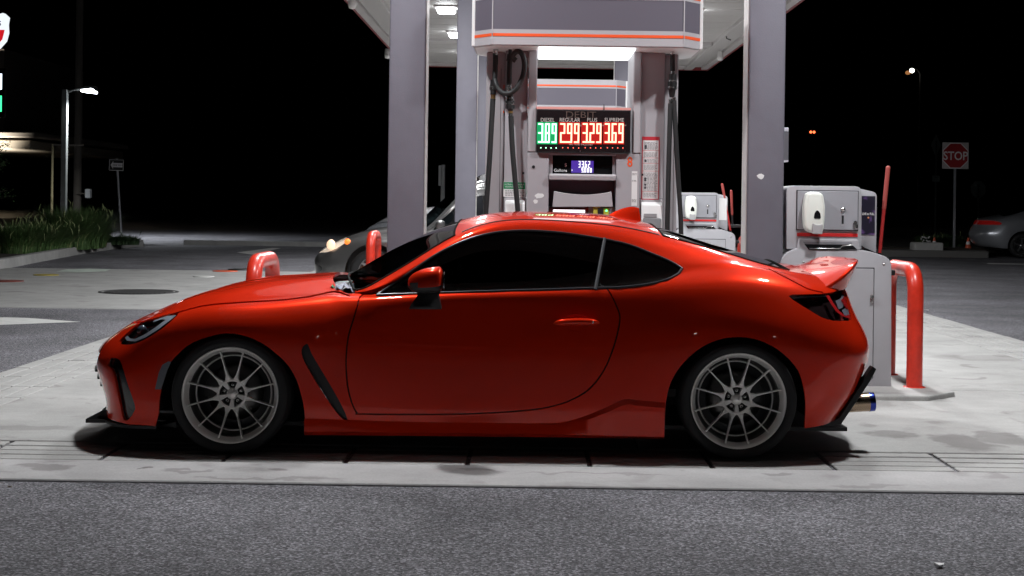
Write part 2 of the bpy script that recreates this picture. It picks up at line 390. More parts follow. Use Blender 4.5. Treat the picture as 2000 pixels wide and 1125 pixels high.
# concrete lane to the left, with covers and paint
lane = MB().box(-60, XL - .01, 17.2, 21.9, -0.1, -0.003, bev=.01).box(-60, XL - .01, 21.915, 26.4, -0.1, -0.004, bev=.01).build('concrete_lane', CONC); tag(lane, kind='structure')
mh = MB().lathe([(0, .004), (.46, .004), (.47, -.004), (.5, -.004), (.5, .008), (.53, .008), (.54, -.01)], 40, 0, 'z')
for i in range(-8, 9):
    w_ = math.sqrt(max(0, .44 ** 2 - (i * .05) ** 2)); mh.box(i * .05 - .014, i * .05 + .014, -w_, w_, .004, .010)
p = gnd(271, 570); o = mh.build('manhole_cover', mat('cast_iron', (.035, .034, .034), .6, bump=.3, bscale=60)); o.location = (p.x, p.y, -.002)
tag(o, 'large dark round iron manhole cover in the pale concrete lane', 'manhole')
def port(px, py, r, m, label, cat='manhole'):
    p = gnd(px, py); o = MB().lathe([(0, .010), (r * .8, .010), (r * .84, .004), (r * .88, .012), (r, .010), (r * 1.03, -.01)], 28, 0, 'z').build('fill_port_cover', m); o.location = (p.x, p.y, -.003)
    tag(o, label, cat, 'tank fill covers in the concrete lane')
port(398, 540, .17, mat('cover_white', (.55, .55, .53), .5), 'small white ringed tank cover nearest the left red bollard')
port(440, 529.5, .22, mat('cover_orange', (.60, .09, .03), .5), 'orange painted tank cover beyond the small white one')
port(468, 526, .2, mat('cover_black', (.03, .03, .03), .5), 'black tank cover beside the orange painted one')
port(90, 537, .2, mat('cover_yellow', (.42, .33, .06), .5), 'yellow painted tank cover left of the pale painted patch')
port(14, 549, .24, mat('cover_maroon', (.20, .05, .04), .5), 'maroon tank cover in the concrete at the frame edge')
def paint(name, pts, m, label, z=-.008):
    P = [gnd(*q, z) for q in pts]
    o = MB().add([(q.x, q.y, z) for q in P], [tuple(range(len(P)))]).build(name, m); return tag(o, label, 'road marking')
paint('painted_arrow', [(-95, 652), (-60, 634), (0, 634.5), (157, 628.5), (57, 621), (13, 619.6), (-40, 621), (-70, 612)], PAINTW, 'white painted arrow on the asphalt left of the red car')
paint('painted_arrow', [(462, 493), (492, 497), (549, 484.5), (532, 484)], PAINTW, 'small far white painted arrow behind the left red bollard')
paint('painted_patch', [(110, 530), (130, 526), (175, 524.5), (217, 526), (205, 530), (150, 532)], mat('pale_green_paint', (.55, .62, .55), .7, var=.3, vscale=3), 'pale greenish paint patch on the far concrete lane', z=.002)
for q, l_ in (((1950, 489.5), 'thin white lane line under the silver car'), ((1990, 514), 'second thin white lane line nearer than the silver car')):
    a = gnd(q[0] - 60, q[1]); b = gnd(q[0] + 90, q[1] + .5)
    o = MB().box(min(a.x, b.x), max(a.x, b.x), a.y - .10, a.y + .10, -.012, -.007).build('lane_line', PAINTW); tag(o, l_, 'road marking')

# ------------------------------------------------------------------ canopy
ZC = 4.42
CX0, CX1, CY0, CY1 = -2.88, 4.06, 4.6, 34.0
can = empty('canopy', (0.6, 19, ZC), 'white flat roofed fuel canopy over three pump islands', 'canopy')
def cpart(mb, name, m): 
    o = mb.build(name, m, can); o.matrix_parent_inverse = Matrix.Translation((-0.6, -19, -ZC)); return o
pw = .42
me_p = None
n_p = int((CY1 - CY0 - .5) / pw)
for i in range(n_p):
    y = CY0 + .25 + pw * (i + .5)
    if me_p is None:
        o = MB().box(CX0 + .55, CX1 - .55, -pw / 2 + .004, pw / 2 - .004, 0, .05, bev=.004).build('ceiling_panel', CEIL, can); me_p = o.data
    else: o = link_mesh('ceiling_panel', me_p, can)
    o.location = (-.6, y - 19, .0 if i % 2 else .003)
cpart(MB().box(CX0, CX1, CY0, CY1, ZC + .06, ZC + .9), 'roof_deck', CEILT)
# stepped soffit trim and gutter pipe round the rim, red band on the outside
for sx, d in ((CX0, 1), (CX1, -1)):
    a = lambda t: sx + d * t
    bx = lambda t0, t1: (min(a(t0), a(t1)), max(a(t0), a(t1)))
    for t0, t1, z0, nm in ((0.02, .16, -.05, 'fascia_lip'), (.16, .36, .005, 'soffit_trim'), (.36, .55, -.06, 'inner_soffit')):
        x0, x1 = bx(t0, t1 - .004); cpart(MB().box(x0, x1, CY0 + .05, CY1 - .05, ZC + z0, ZC + .06, bev=.006), nm, CEILT)
    x0, x1 = bx(0, .02); cpart(MB().box(x0, x1, CY0, CY1, ZC - .07, ZC + .9), 'fascia_band', mat('fascia_red', (.25, .03, .035), .4))
for y0, y1, z0, nm in ((CY1 - .16, CY1 - .02, -.05, 'fascia_lip'), (CY1 - .36, CY1 - .165, .012, 'soffit_trim'), (CY1 - .56, CY1 - .365, -.055, 'inner_soffit')):
    cpart(MB().box(CX0 + .56, CX1 - .56, y0, y1, ZC + z0, ZC + .058, bev=.006), nm, CEILT)
cpart(MB().box(CX0 + .02, CX1 - .02, CY1 - .018, CY1, ZC - .065, ZC + .9), 'fascia_band', MATS['fascia_red'])
for yb in (14.2, 21.6, 28.6):
    cpart(MB().box(CX0 + .56, CX1 - .56, yb, yb + .35, ZC - .07, ZC + .04, bev=.01), 'cross_beam', CEILT)
gm = MB()
for sx, d in ((CX0, 1), (CX1, -1)):
    for y in (11.0, 16.0, 21.5, 27.0): gm.tube([(sx + d * .50, y, ZC + .02), (sx + d * .50, y, ZC - .10), (sx + d * .42, y, ZC - .13)], .012, 8)
cpart(gm, 'bracket', mat('bracket_dark', (.06, .06, .06), .5)) 
for px, py in ((688, 6), (1407, 100), (757, 90)):
    Y = {688: 22.6, 1407: 30.0, 757: 30.5}[px]; q = at(px, py, Y)
    cpart(MB().cyl((q.x, q.y, ZC - .02), (q.x, q.y, ZC - .16), .05, .065, 16).lathe([(.065, -.16), (.05, -.21), (0, -.225)], 16, 0, 'z', (q.x, q.y, ZC)), 'spot_lamp', mat('spot_white', (.8, .78, .76), .4))

LENS = emis('lamp_lens', (0.93, 0.97, 1.0), 18.0)
lamp0 = None
rows = [8.5, 12.4, 16.1, 20.0, 23.85, 27.4, 31.0]
for i, y in enumerate(rows):
    for sx, x in (('left', -1.37), ('right', 2.57)):
        lab = {0: 'lit ceiling lamp at the near end of the left row', 4: 'larger lit ceiling lamp beside the left column', 5: 'smaller lit ceiling lamp deeper under the canopy'}.get(i if sx == 'left' else -1)
        t = empty('canopy_light', (x, y, ZC), lab or 'lit ceiling lamp on the %s side %s' % (sx, ['above the red car', 'just behind the front pump', 'over the lane before the middle island', 'over the middle island', 'over the dark grey hatchback', 'over the third island', 'at the far end of the canopy'][i]), 'ceiling light', 'lit lamps under the canopy')
        if lamp0 is None:
            a = MB().box(-.19, .19, -.19, .19, -.03, .0, bev=.01).build('housing', CEILT, t)
            b = MB().box(-.145, .145, -.145, .145, -.105, -.031, bev=.03, seg=2).build('lens', LENS, t); lamp0 = (a.data, b.data)
        else:
            link_mesh('housing', lamp0[0], t); link_mesh('lens', lamp0[1], t)
        ld = bpy.data.lights.new('canopy_lamp', 'AREA'); ld.shape = 'DISK'; ld.size = .26; ld.energy = LAMP_W; ld.color = (0.97, 0.985, 1.0)
        lo = bpy.data.objects.new('lamp_glow', ld); COL.objects.link(lo); lo.parent = t; lo.location = (0, 0, -.112)
    
# ------------------------------------------------------------------ islands: columns, kerb, bollards
PITCH = 7.9
def column(x, y, label):
    t = empty('canopy_column', (x, y, 0), label, 'column', 'grey steel canopy columns')
    MB().box(-.1275, .1275, -.1275, .1275, .03, ZC + .02, bev=.012, seg=2).build('shaft', STEELG, t)
    # thin cover plate down the inner edge
    s_ = -1 if x > .4 else 1
    MB().box(min(s_ * .128, s_ * .134), max(s_ * .128, s_ * .134), -.10, .125, .03, ZC).build('cover_plate', CEILT, t)
    MB().box(-.16, .16, -.16, .16, .02, .045, bev=.005).build('base_plate', GALV, t)
    return t
ordw = ['nearest', 'middle', 'farthest']
for k in range(3):
    yo = PITCH * k
    il = MB().prism([(-2.05, 10.2), (-1.9, 9.95), (2.7, 9.95), (2.95, 10.2), (2.95, 11.2), (2.7, 11.45), (-1.9, 11.45), (-2.05, 11.2)], -.05, .035, 'z', bev=.012)
    il.v = [(a, b + yo, c) for a, b, c in il.v]
    o = il.build('pump_island', CONC); tag(o, '%s raised concrete pump island %s' % (ordw[k], ('behind the red car', 'in the middle of the canopy', 'at the far end of the canopy')[k]), 'pump island', 'pump islands')
column(-.872, 10.60, 'grey square column nearest, left of the front pump'); column(1.672, 10.60, 'grey square column right of the front pump with a torn white sticker')
column(-.79, 10.60 + PITCH, 'slimmer looking grey column behind the front left one'); column(1.70, 10.6 + PITCH, 'grey column of the middle island behind the front pump')
column(-.80, 10.6 + 2 * PITCH, 'far grey column of the third island on the left'); column(1.62, 10.6 + 2 * PITCH, 'far grey column seen through the gap of the front pump')

def bollard(x, y, label):
    t = empty('u_bollard', (x, y, .035), label, 'bollard', 'red painted U shaped bollards')
    h, hw, r = .875, .385, .155; pts = [(0, -hw, 0), (0, -hw, h * .4), (0, -hw, h - r - .06)]
    for i in range(9):
        a = PI - i * PI / 2 / 8; pts.append((0, -hw + r + r * math.cos(a), h - r - .057 + r * math.sin(a)))
    for i in range(9):
        a = PI / 2 - i * PI / 2 / 8; pts.append((0, hw - r + r * math.cos(a), h - r - .057 + r * math.sin(a)))
    pts += [(0, hw, h * .4), (0, hw, 0)]
    MB().tube(pts, .056, 18).build('tube', REDPOST, t)
    for s_ in (-1, 1): MB().lathe([(.056, .004), (.075, .004), (.078, 0)], 20, 0, 'z', (0, s_ * hw, 0)).build('foot_collar', REDPOST, t)
    return t
bollard(2.73, 10.82, 'large red U bollard at the right end of the front island')
bollard(-1.93, 10.82, 'red U bollard behind the hood of the red car')
bollard(-1.95, 10.82 + PITCH, 'red U bollard in front of the dark hatchback wheel')
bollard(2.75, 10.82 + PITCH, 'red U bollard at the right end of the middle island')

# ------------------------------------------------------------------ fuel dispenser
DX, DY, DZ = 0.39, 10.72, 0.035
SC = F / 10.45
def dl(px, py, Y=10.45):
    q = at(px, py, Y); return q.x - DX, q.z - DZ
LED_R = emis('led_red', (1.0, 0.30, 0.20), 4.5); LED_G = emis('led_green', (0.30, 1.0, 0.50), 4.5)
LED_RB = emis('led_red_back', (1.0, 0.012, 0.006), 0.55); LED_GB = emis('led_green_back', (0.0, 0.75, 0.24), 0.50)
LEDC = emis('led_white', (1, 1, 1), 1.6); LCDB = emis('lcd_violet', (0.075, 0.032, 0.36), 1.0); SCREENW = emis('screen_white', (1, .95, 1), 2.5)
HLAMP = emis('header_lamp', (.93, .97, 1.0), 2.2)
BOARD = mat('display_board', (0.012, 0.008, 0.009), 0.25)

def dispenser(y, label, number):
    t = empty('fuel_dispenser', (DX, y, DZ), label, 'gas pump', 'grey fuel dispensers with orange striped headers')
    fy = 10.45 - DY; by = .34                    # front plane, back plane (local)
    B = lambda nm, m, *a, **k: MB().box(*a, **k).build(nm, m, t)
    zt = 2.335
    # lower cabinet and door
    z_sh0, z_sh1 = dl(1140, 352)[1], dl(1140, 340)[1]
    xa, xb = -.4045, .39; xc, xd = dl(1072, 340)[0], dl(1203, 340)[0]
    zd0 = dl(1140, 299)[1]; zrec = dl(1140, 303)[1]
    zcut = dl(1140, 404)[1]
    B('cabinet', DISP, xa, xb, fy + .16, by, 0, zd0)
    B('door_stile', DISP, xa, xc, fy, fy + .158, .25, zd0, bev=.004); B('door_stile', DISP, xd, xb, fy, fy + .158, .25, zd0, bev=.004)
    B('door_rail', DISP, xc + .002, xd - .002, fy + .004, fy + .15, zrec, zd0, bev=.003)
    B('door_rail', DISP, xc + .002, xd - .002, fy + .002, fy + .15, .25, dl(1140, 432)[1], bev=.003)
    B('kick_panel', DISPD, xa, xb, fy + .02, fy + .157, 0.01, .245)
    # lcd
    l0, l1 = dl(1079, 339), dl(1197, 311)
    lcd = B('amount_display', BLACKG, xc + .004, xd - .004, fy + .05, fy + .07, l0[1] - .004, zrec - .002)
    MB().box(xc + .004, l0[0], fy + .03, fy + .048, l0[1], zrec - .002).build('bezel', DISP, lcd); MB().box(l1[0], xd - .004, fy + .03, fy + .048, l0[1], zrec - .002).build('bezel', DISP, lcd)
    v0, v1 = dl(1116, 337), dl(1160, 314)
    MB().box(v0[0], v1[0], fy + .046, fy + .049, v0[1], v1[1]).build('lit_field', LCDB, lcd)
    dm = MB(); w0 = .0135
    digits(dm, '33.62', dl(1134.5, 0)[0], dl(1140, 327)[1], w0 * 1.05, .046, .0048, fy + .046, .0085)
    digits(dm, '9.088', dl(1140.5, 0)[0], dl(1140, 336.5)[1], w0, .031, .0045, fy + .046, .0065)
    dm.box(v0[0] + .003, v0[0] + .008, fy + .043, fy + .045, dl(1117, 333)[1], dl(1117, 331)[1])
    dm.build('lit_digits', LEDC, lcd)
    text('lettering', 'Gallons', .031, (dl(1112.5, 0)[0], fy + .045, dl(1112, 335.5)[1]), PAPER, lcd, 'RIGHT')
    text('lettering', '$', .034, (dl(1112, 0)[0], fy + .045, dl(1112, 325)[1]), PAPER, lcd, 'RIGHT')
    # shelf lip and recess below
    MB().prism([(fy + .15, z_sh0), (fy - .035, z_sh0), (fy - .04, z_sh1 - .012), (fy - .028, z_sh1), (fy + .15, z_sh1)], xc + .003, xd - .003, 'x', bev=.004).build('shelf', DISPL, t)
    B('recess_back', DISPD, xc + .002, xd - .002, fy + .135, fy + .158, dl(1140, 404)[1], z_sh0 - .002)
    hp = [(dl(1079, 404)), (dl(1197, 404)), (dl(1194, 374))]
    for i in range(1, 10):
        u = i / 10; hp.append((hp[2][0] + (dl(1082, 373)[0] - hp[2][0]) * u, dl(1140, 374 + 6.2 * math.sin(PI * u))[1]))
    hp.append(dl(1082, 373))
    MB().prism(hp, fy - .01, fy + .10, 'y', bev=.004).build('hood_panel', DISPL, t)
    B('reader_panel', DISP, xc + .003, xd - .003, fy + .03, fy + .15, dl(1140, 431)[1], dl(1140, 404.5)[1], bev=.003)
    scr = B('screen', BLACKG, dl(1078, 0)[0], dl(1155, 0)[0], fy + .012, fy + .029, dl(1116, 431)[1], dl(1116, 404)[1], bev=.003)
    MB().box(dl(1086, 0)[0], dl(1148, 0)[0], fy + .008, fy + .0115, dl(1116, 431)[1], dl(1116, 410)[1]).build('lit_field', SCREENW, scr)
    rd = B('card_reader', mat('reader_yellow', (.55, .46, .06), .5), dl(1164, 0)[0], dl(1195, 0)[0], fy + .005, fy + .029, dl(1180, 428)[1], dl(1180, 402.5)[1], bev=.006)
    MB().box(dl(1173, 0)[0], dl(1184, 0)[0], fy - .002, fy + .003, dl(1180, 428)[1], dl(1180, 407)[1]).box(dl(1178, 0)[0], dl(1195, 0)[0], fy - .001, fy + .0035, dl(1180, 406)[1], dl(1180, 403.5)[1]).build('slot', BLACKP, rd)
    MB().box(dl(1188.5, 0)[0], dl(1191.5, 0)[0], fy - .001, fy + .0045, dl(1190, 413)[1], dl(1190, 410)[1]).build('status_light', emis('status_green', (.1, 1, .4), 4) if 'status_green' not in MATS else MATS['status_green'], rd)
    # side bays (hose side), set back, with nozzle boots
    for s_, (x0, x1), (bx0, bx1) in ((-1, (-.567, -.408), (980, 1027)), (1, (.393, .559), (1250, 1296))):
        B('side_panel', DISP, x0, x1, fy + .035, by, dl(1140, 386)[1], zt)
        B('boot_panel', DISPL, x0, x1, fy + .03, by, .25, dl(1140, 386)[1] - .004, bev=.008)
        bp = [(fy + .03, dl(1140, 392)[1]), (fy - .02, dl(1140, 399)[1]), (fy - .035, dl(1140, 428)[1]), (fy - .03, .62), (fy + .03, .56)]
        MB().prism(bp, x0 + .01, x1 - .01, 'x', bev=.006).build('nozzle_boot', WHITEP, t)
        MB().box(x0 + .02, x1 - .02, fy - .05, fy - .037, .66, dl(1140, 424)[1], bev=.01, seg=2).build('nozzle_cradle', mat('cradle_grey', (.2, .2, .21), .5), t)
        B('side_panel', DISPD, x0, x1, fy + .04, by, .01, .247)
        B('lock', BLACKP, x1 - .03 if s_ < 0 else x0 + .012, x1 - .018 if s_ < 0 else x0 + .024, fy + .031, fy + .036, dl(1026, 340)[1], dl(1026, 336)[1])
    # hose columns at the outer edges
    for x0, x1, xs in ((-.705, -.570, -.63), (.562, .665, .61)):
        B('hose_column', DISPL, x0, x1, fy + .13, by - .05, .0, zt, bev=.01)
        B('column_seam', BLACKP, xs + .028, xs + .031, fy + .1285, fy + .131, .05, zt - .12)
    B('hose_marker', ORANGE, -.583, -.574, fy + .12, fy + .129, dl(977, 170)[1], dl(977, 163)[1]); B('hose_marker', ORANGE, -.583, -.574, fy + .12, fy + .129, dl(977, 219)[1], dl(977, 214)[1])
    # upper frame posts
    for x0, x1 in ((-.4045, -.343), (.336, .39)):
        B('frame_post', DISPL, x0, x1, fy - .005, by, zd0 + .003, zt, bev=.006)
    B('rear_panel', DISP, -.342, .335, .1, by - .01, zd0, dl(1140, 217)[1])
    # price board
    b0, b1 = dl(1047.5, 297), dl(1231.5, 216)
    pb = B('price_display', BOARD, b0[0], b1[0], fy - .035, fy + .09, b0[1], b1[1], bev=.005)
    MB().box(b0[0] - .002, b1[0] + .002, fy - .028, fy + .09, b1[1] + .001, b1[1] + .018).build('top_trim', mat('trim_pale_red', (.70, .30, .27), .5), pb)
    fr = fy - .036
    BM = MB(); BG = MB(); DR = MB(); DG = MB(); dots = MB(); dotg = MB()
    for nm, px0, px1, val, lab in (('g', 1054, 1092, '3.89', 'DIESEL'), ('r', 1096.5, 1136, '2.99', 'REGULAR'), ('r', 1140.5, 1179, '3.29', 'PLUS'), ('r', 1183.5, 1222, '3.69', 'SUPREME')):
        xa_, xb_ = dl(px0 + .6, 0)[0], dl(px1 - 1.6, 0)[0]; z0, z1 = dl((px0 + px1) / 2, 279.5)[1], dl((px0 + px1) / 2, 241.5)[1]
        (BG if nm == 'g' else BM).box(xa_ - .010, xb_ + .006, fr - .0015, fr, z0 - .010, z1 + .008)
        w = (xb_ - xa_ - .026) / 3
        digits(DG if nm == 'g' else DR, val, xa_, z0, w, z1 - z0, .0108, fr - .0035, .013, .006)
        text('lettering', lab, .0395, ((xa_ + xb_) / 2, fr - .004, z1 + .0105), mat('board_print', (.50, .46, .44), .6), pb, sx=.86)
        for q in range(4):
            xx = xa_ + .02 + (xb_ - xa_) * q / 3.6; (dotg if nm == 'g' else dots).box(xx - .003, xx + .003, fr - .003, fr - .0005, z0 - .038, z0 - .032)
        if nm == 'r':
            text('lettering', '9/10', .014, (xb_ + .010, fr - .004, z1 - .018), MATS['board_print'], pb, sx=.8)
    BM.build('lit_window', LED_RB, pb); BG.build('lit_window', LED_GB, pb); DR.build('lit_digits', LED_R, pb); DG.build('lit_digits', LED_G, pb)
    dots.build('indicator_light', emis('led_dot', (1, .12, .08), 3.0) if 'led_dot' not in MATS else MATS['led_dot'], pb); dotg.build('indicator_light', emis('led_dotg', (.4, 1, .6), 5.0) if 'led_dotg' not in MATS else MATS['led_dotg'], pb)
    text('lettering', 'DEBIT', .066, (dl(1137, 0)[0], fr - .003, dl(1137, 231)[1]), mat('dim_led', (.07, .042, .034), .6), pb, sx=1.25)
    text('lettering', 'ALL TAXES INCLUDED', .0165, (dl(1138, 0)[0], fr - .003, dl(1137, 284)[1]), MATS['board_print'], pb)
    MB().cyl((dl(1137, 0)[0], fr, dl(1137, 295.2)[1]), (dl(1137, 0)[0], fr - .004, dl(1137, 295.2)[1]), .004, n=10).cyl((dl(1224, 0)[0], fr, dl(1224, 295.5)[1]), (dl(1224, 0)[0], fr - .004, dl(1224, 295.5)[1]), .004, n=10).build('screw', STEEL, pb)
    MB().tube([(dl(1182, 0)[0], fy - .03, b1[1] + .04), (dl(1182, 0)[0], fy - .036, b1[1] - .01)], .003, 6).build('wire', BLACKP, pb)
    # labels
    def label(x0, x1, z0, z1, yy, bands, lines, border=None, name='warning_label'):
        lb = B(name, PAPER, x0, x1, yy - .002, yy, z0, z1)
        if border:
            MB().box(x0 - .006, x1 + .006, yy - .0015, yy + .0002, z0 - .006, z1 + .006).build('border', border, lb)
        for (a, b, m) in bands: MB().box(x0 + .001, x1 - .001, yy - .003, yy - .0018, z0 + (z1 - z0) * a, z0 + (z1 - z0) * b).build('band', m, lb)
        lm = MB()
        for (a, b, n) in lines:
            for i in range(n):
                zz = z0 + (z1 - z0) * (a + (b - a) * (i + .5) / n); h_ = (z1 - z0) * (b - a) / n * .26; rr = random.Random(i * 7 + int(a * 1000))
                xx = x0 + (x1 - x0) * .08
                while xx < x1 - (x1 - x0) * rr.uniform(.06, .25):
                    ww = rr.uniform(.006, .022); lm.box(xx, min(xx + ww, x1 - .006), yy - .0032, yy - .0019, zz - h_, zz + h_); xx += ww + .004
        if lm.v: tag(lm.build('print_lines', INKG, lb), kind='stuff')
        return lb
    q0, q1 = dl(983, 384.5), dl(1026, 355.5)
    g = label(q0[0], q1[0], q0[1], q1[1], fy + .034, [(.53, .985, INKGR)], [(.06, .46, 4)], name='fuel_label')
    text('lettering', 'ULTRA-LOW SULFUR', .0165, ((q0[0] + q1[0]) / 2, fy + .0305, q0[1] + .083), PAPER, g, sx=.9); text('lettering', 'HIGHWAY DIESEL FUEL', .0155, ((q0[0] + q1[0]) / 2, fy + .0305, q0[1] + .0665), PAPER, g, sx=.82)
    q0, q1 = dl(1255, 388), dl(1287.5, 268.5)
    wl = label(q0[0], q1[0], q0[1], q1[1], fy + .034, [(.955, 1.0, INKR), (.785, .79, INKR), (.665, .67, INKR), (.575, .58, INKR), (.45, .455, INKR), (.115, .12, INKR)], [(.93, .80, 7), (.76, .68, 4), (.65, .59, 3), (.56, .47, 5), (.43, .13, 14), (.1, .02, 4)], INKR)
    pm = MB()
    for a in (.83, .86, .62, .33, .30, .23, .18): pm.lathe([(0, -.0034), (.008, -.0034), (.008, -.002)], 10, 0, 'y', (q0[0] + .02, fy + .034, q0[1] + (q1[1] - q0[1]) * a))
    pm.build('pictograms', INKD, wl)
    q0, q1 = dl(1233, 402), dl(1245, 334.5)
    st = label(q0[0], q1[0], q0[1], q1[1], fy, [], [(.95, .88, 2), (.75, .70, 2), (.2, .1, 3)], name='white_sticker')
    q0, q1 = dl(1257, 419), dl(1282, 412)
    B('grey_label', INKG, q0[0], q1[0], fy - .038, fy - .0345, q0[1] - .02, q1[1] - .02)
    pk = MB(); rr = random.Random(5)
    for cx_, cz_, a_, b_ in ((1053, 383, .036, .022), (1046, 394, .018, .016)):
        c_ = dl(cx_, cz_); pk.prism([(c_[0] + a_ * math.cos(i * PI / 7) * rr.uniform(.7, 1.1), c_[1] + b_ * math.sin(i * PI / 7) * rr.uniform(.6, 1.1)) for i in range(14)], fy - .0012, fy + .001, 'y')
    pk.build('torn_sticker', PAPER, t)
    c_ = dl(1042, 326); MB().cyl((c_[0], fy + .002, c_[1]), (c_[0], fy - .005, c_[1]), .011, n=14).build('key_lock', BLACKP, t)
    o = text('pump_number', number, .098, (dl(1234.5, 0)[0], fy - .0015, dl(1235, 325.5)[1]), ORANGE, t, bold=.0016, sx=.80)
    # header canopy of the pump
    hy0, hy1 = 10.13 - DY, 11.02 - DY; hw, hc = .655, .79
    plan = lambda e=0.0: [(-hw, hy0 - e), (hw, hy0 - e), (hc + e, hy0 + .17), (hc + e, hy1 - .17), (hw, hy1 + e), (-hw, hy1 + e), (-hc - e, hy1 - .17), (-hc - e, hy0 + .17)]
    zb = 2.375 - DZ
    for z0, z1, m, e, nm in ((0, .057, DISPL, 0, 'header_band'), (.057, .077, ORANGE, .003, 'orange_stripe'), (.077, .105, DISPL, 0, 'header_band'), (.105, .315, DISPD, -.004, 'header_panel'), (.315, .334, DISPL, 0, 'header_band'), (.334, .354, ORANGE, .003, 'orange_stripe'), (.354, .42, DISPL, 0, 'header_band')):
        MB().prism(plan(e), zb + z0, zb + z1, 'z').build(nm, m, t)
    MB().prism(plan(-.012), zb - .006, zb - .0005, 'z').build('header_soffit', WHITEP, t)
    MB().box(-.338, .331, hy0 + .05, hy1 - .06, zb - .020, zb - .0062, bev=.004).build('header_lamp', HLAMP, t)
    for s_ in (-1, 1):
        MB().box(s_ * hc - .012, s_ * hc + .012, hy0 + .158, hy0 + .182, zb, zb + .42, bev=.004).build('corner_trim', WHITEP, t)
        MB().box(s_ * hw - .004, s_ * hw + .004, hy0 - .003, hy0 + .004, zb, zb + .42).build('corner_trim', DISPL, t)
    # hoses
    hy = fy - .05
    def P(px, py, y_=None): q = dl(px, py); return (q[0], hy if y_ is None else y_, q[1])
    def hose(pts, r=.0185, name='hose', m=RUBBER):
        pts = [Vector(p) for p in pts]; out = []
        for i in range(len(pts) - 1):
            p0 = pts[max(i - 1, 0)]; p1 = pts[i]; p2 = pts[i + 1]; p3 = pts[min(i + 2, len(pts) - 1)]
            for q in range(6):
                u = q / 6; out.append(.5 * ((2 * p1) + (p2 - p0) * u + (2 * p0 - 5 * p1 + 4 * p2 - p3) * u * u + (3 * p1 - p0 - 3 * p2 + p3) * u ** 3))
        out.append(pts[-1]); return MB().tube(out, r, 10).build(name, m, t)
    B('hose_outlet', BLACKP, dl(957, 0)[0], dl(1005, 0)[0], hy - .03, hy + .03, dl(980, 94)[1], dl(980, 88.5)[1] - .004)
    hose([P(968, 106), P(968, 125), P(967, 150), P(965, 160)]); 
    MB().cyl(P(968.5, 94), P(968.3, 109), .019, n=14).build('coupling', STEEL, t)
    MB().cyl(P(963.5, 168), P(962.5, 178), .021, n=14).cyl(P(965, 158), P(963.5, 168), .024, .02, n=14).build('coupling', BLACKP, t)
    MB().cyl(P(963, 170), P(962.7, 177), .0235, n=14).build('coupling_ring', STEEL, t)
    MB().cyl(P(963.8, 184), P(963.2, 196), .017, n=14).build('coupling_ring', BRASS, t); MB().cyl(P(964, 177), P(963.8, 186), .021, n=14).build('coupling', BLACKP, t)
    hose([P(963.2, 194), P(960, 250), P(956, 320), P(951, 390), P(948, 440), P(947, 520)])
    # looped hose with swivel and breakaway
    MB().cyl(P(997, 94), P(996.5, 108), .013, n=12).cyl(P(997, 108), P(995, 121), .023, n=14).cyl(P(1000, 114), P(1008, 120), .02, n=12).build('swivel', BLACKP, t)
    hose([P(996, 118), P(995, 140), P(994.5, 168)]); hose([P(999, 116), P(1005, 106, hy - .03), P(1013, 103, hy - .05), P(1021, 111, hy - .06), P(1024.5, 130, hy - .06), P(1021, 152, hy - .06), P(1011, 172, hy - .055), P(998, 183, hy - .045), P(984, 184, hy - .04), P(974, 176, hy - .03), P(969, 165, hy - .02), P(967, 156, hy)])
    MB().cyl(P(994.6, 167), P(994.8, 178), .019, n=14).build('coupling_ring', STEEL, t)
    bk = MB().cyl(P(995.5, 186), P(996.5, 198), .024, n=14).cyl(P(996.5, 199), P(997, 213), .031, n=16).cyl(P(997, 213), P(997.4, 218), .024, .016, n=14).build('breakaway', BLACKP, t)
    MB().cyl(P(996.1, 191), P(996.3, 194), .0255, n=14).cyl(P(996.5, 202), P(996.6, 206), .0325, n=16).build('band', STEEL, bk)
    MB().cyl(P(997.2, 217), P(997.5, 222), .0165, n=12).build('coupling_ring', BRASS, t); MB().cyl(P(997.5, 222), P(997.9, 229), .017, n=12).build('coupling_ring', STEEL, t)
    hose([P(998, 228), P(1001, 290), P(1006, 350), P(1010.5, 400), P(1013, 440), P(1013, 520)])
    # right hoses
    MB().cyl(P(1311, 93), P(1311.5, 100), .026, .018, n=12).build('swivel', BLACKP, t); MB().cyl(P(1311.8, 99), P(1312, 109), .017, n=12).build('coupling_ring', STEEL, t)
    hose([P(1312, 107), P(1312, 122), P(1312.5, 140)], .0175); MB().cyl(P(1312.5, 138), P(1312.5, 147), .015, n=12).build('coupling_ring', STEEL, t)
    bk = MB().cyl(P(1312.5, 146), P(1312.3, 160), .027, n=16).cyl(P(1312, 161), P(1311.5, 176), .032, n=16).cyl(P(1311.5, 176), P(1311, 191), .026, .017, n=14).build('breakaway', BLACKP, t)
    MB().cyl(P(1312.2, 158), P(1312.1, 161), .0285, n=16).cyl(P(1311.9, 170), P(1311.8, 174), .0335, n=16).build('band', STEEL, bk)
    MB().cyl(P(1308.5, 194), P(1308.2, 205), .014, n=12).cyl(P(1314.5, 190), P(1315.2, 199), .014, n=12).build('coupling_ring', STEEL, t)
    hose([P(1308.2, 203), P(1306.5, 260), P(1304.5, 330), P(1303, 400), P(1302, 440), P(1302, 520)], .0175); hose([P(1315.2, 197), P(1318, 260), P(1322, 330), P(1326.5, 400), P(1328.5, 440), P(1329, 520)], .017)
    return t
dispenser(DY, 'front grey fuel pump with lit red and green price board and number 8', '8')
dispenser(DY + PITCH, 'second grey fuel pump, its striped header seen through the front pump', '6')

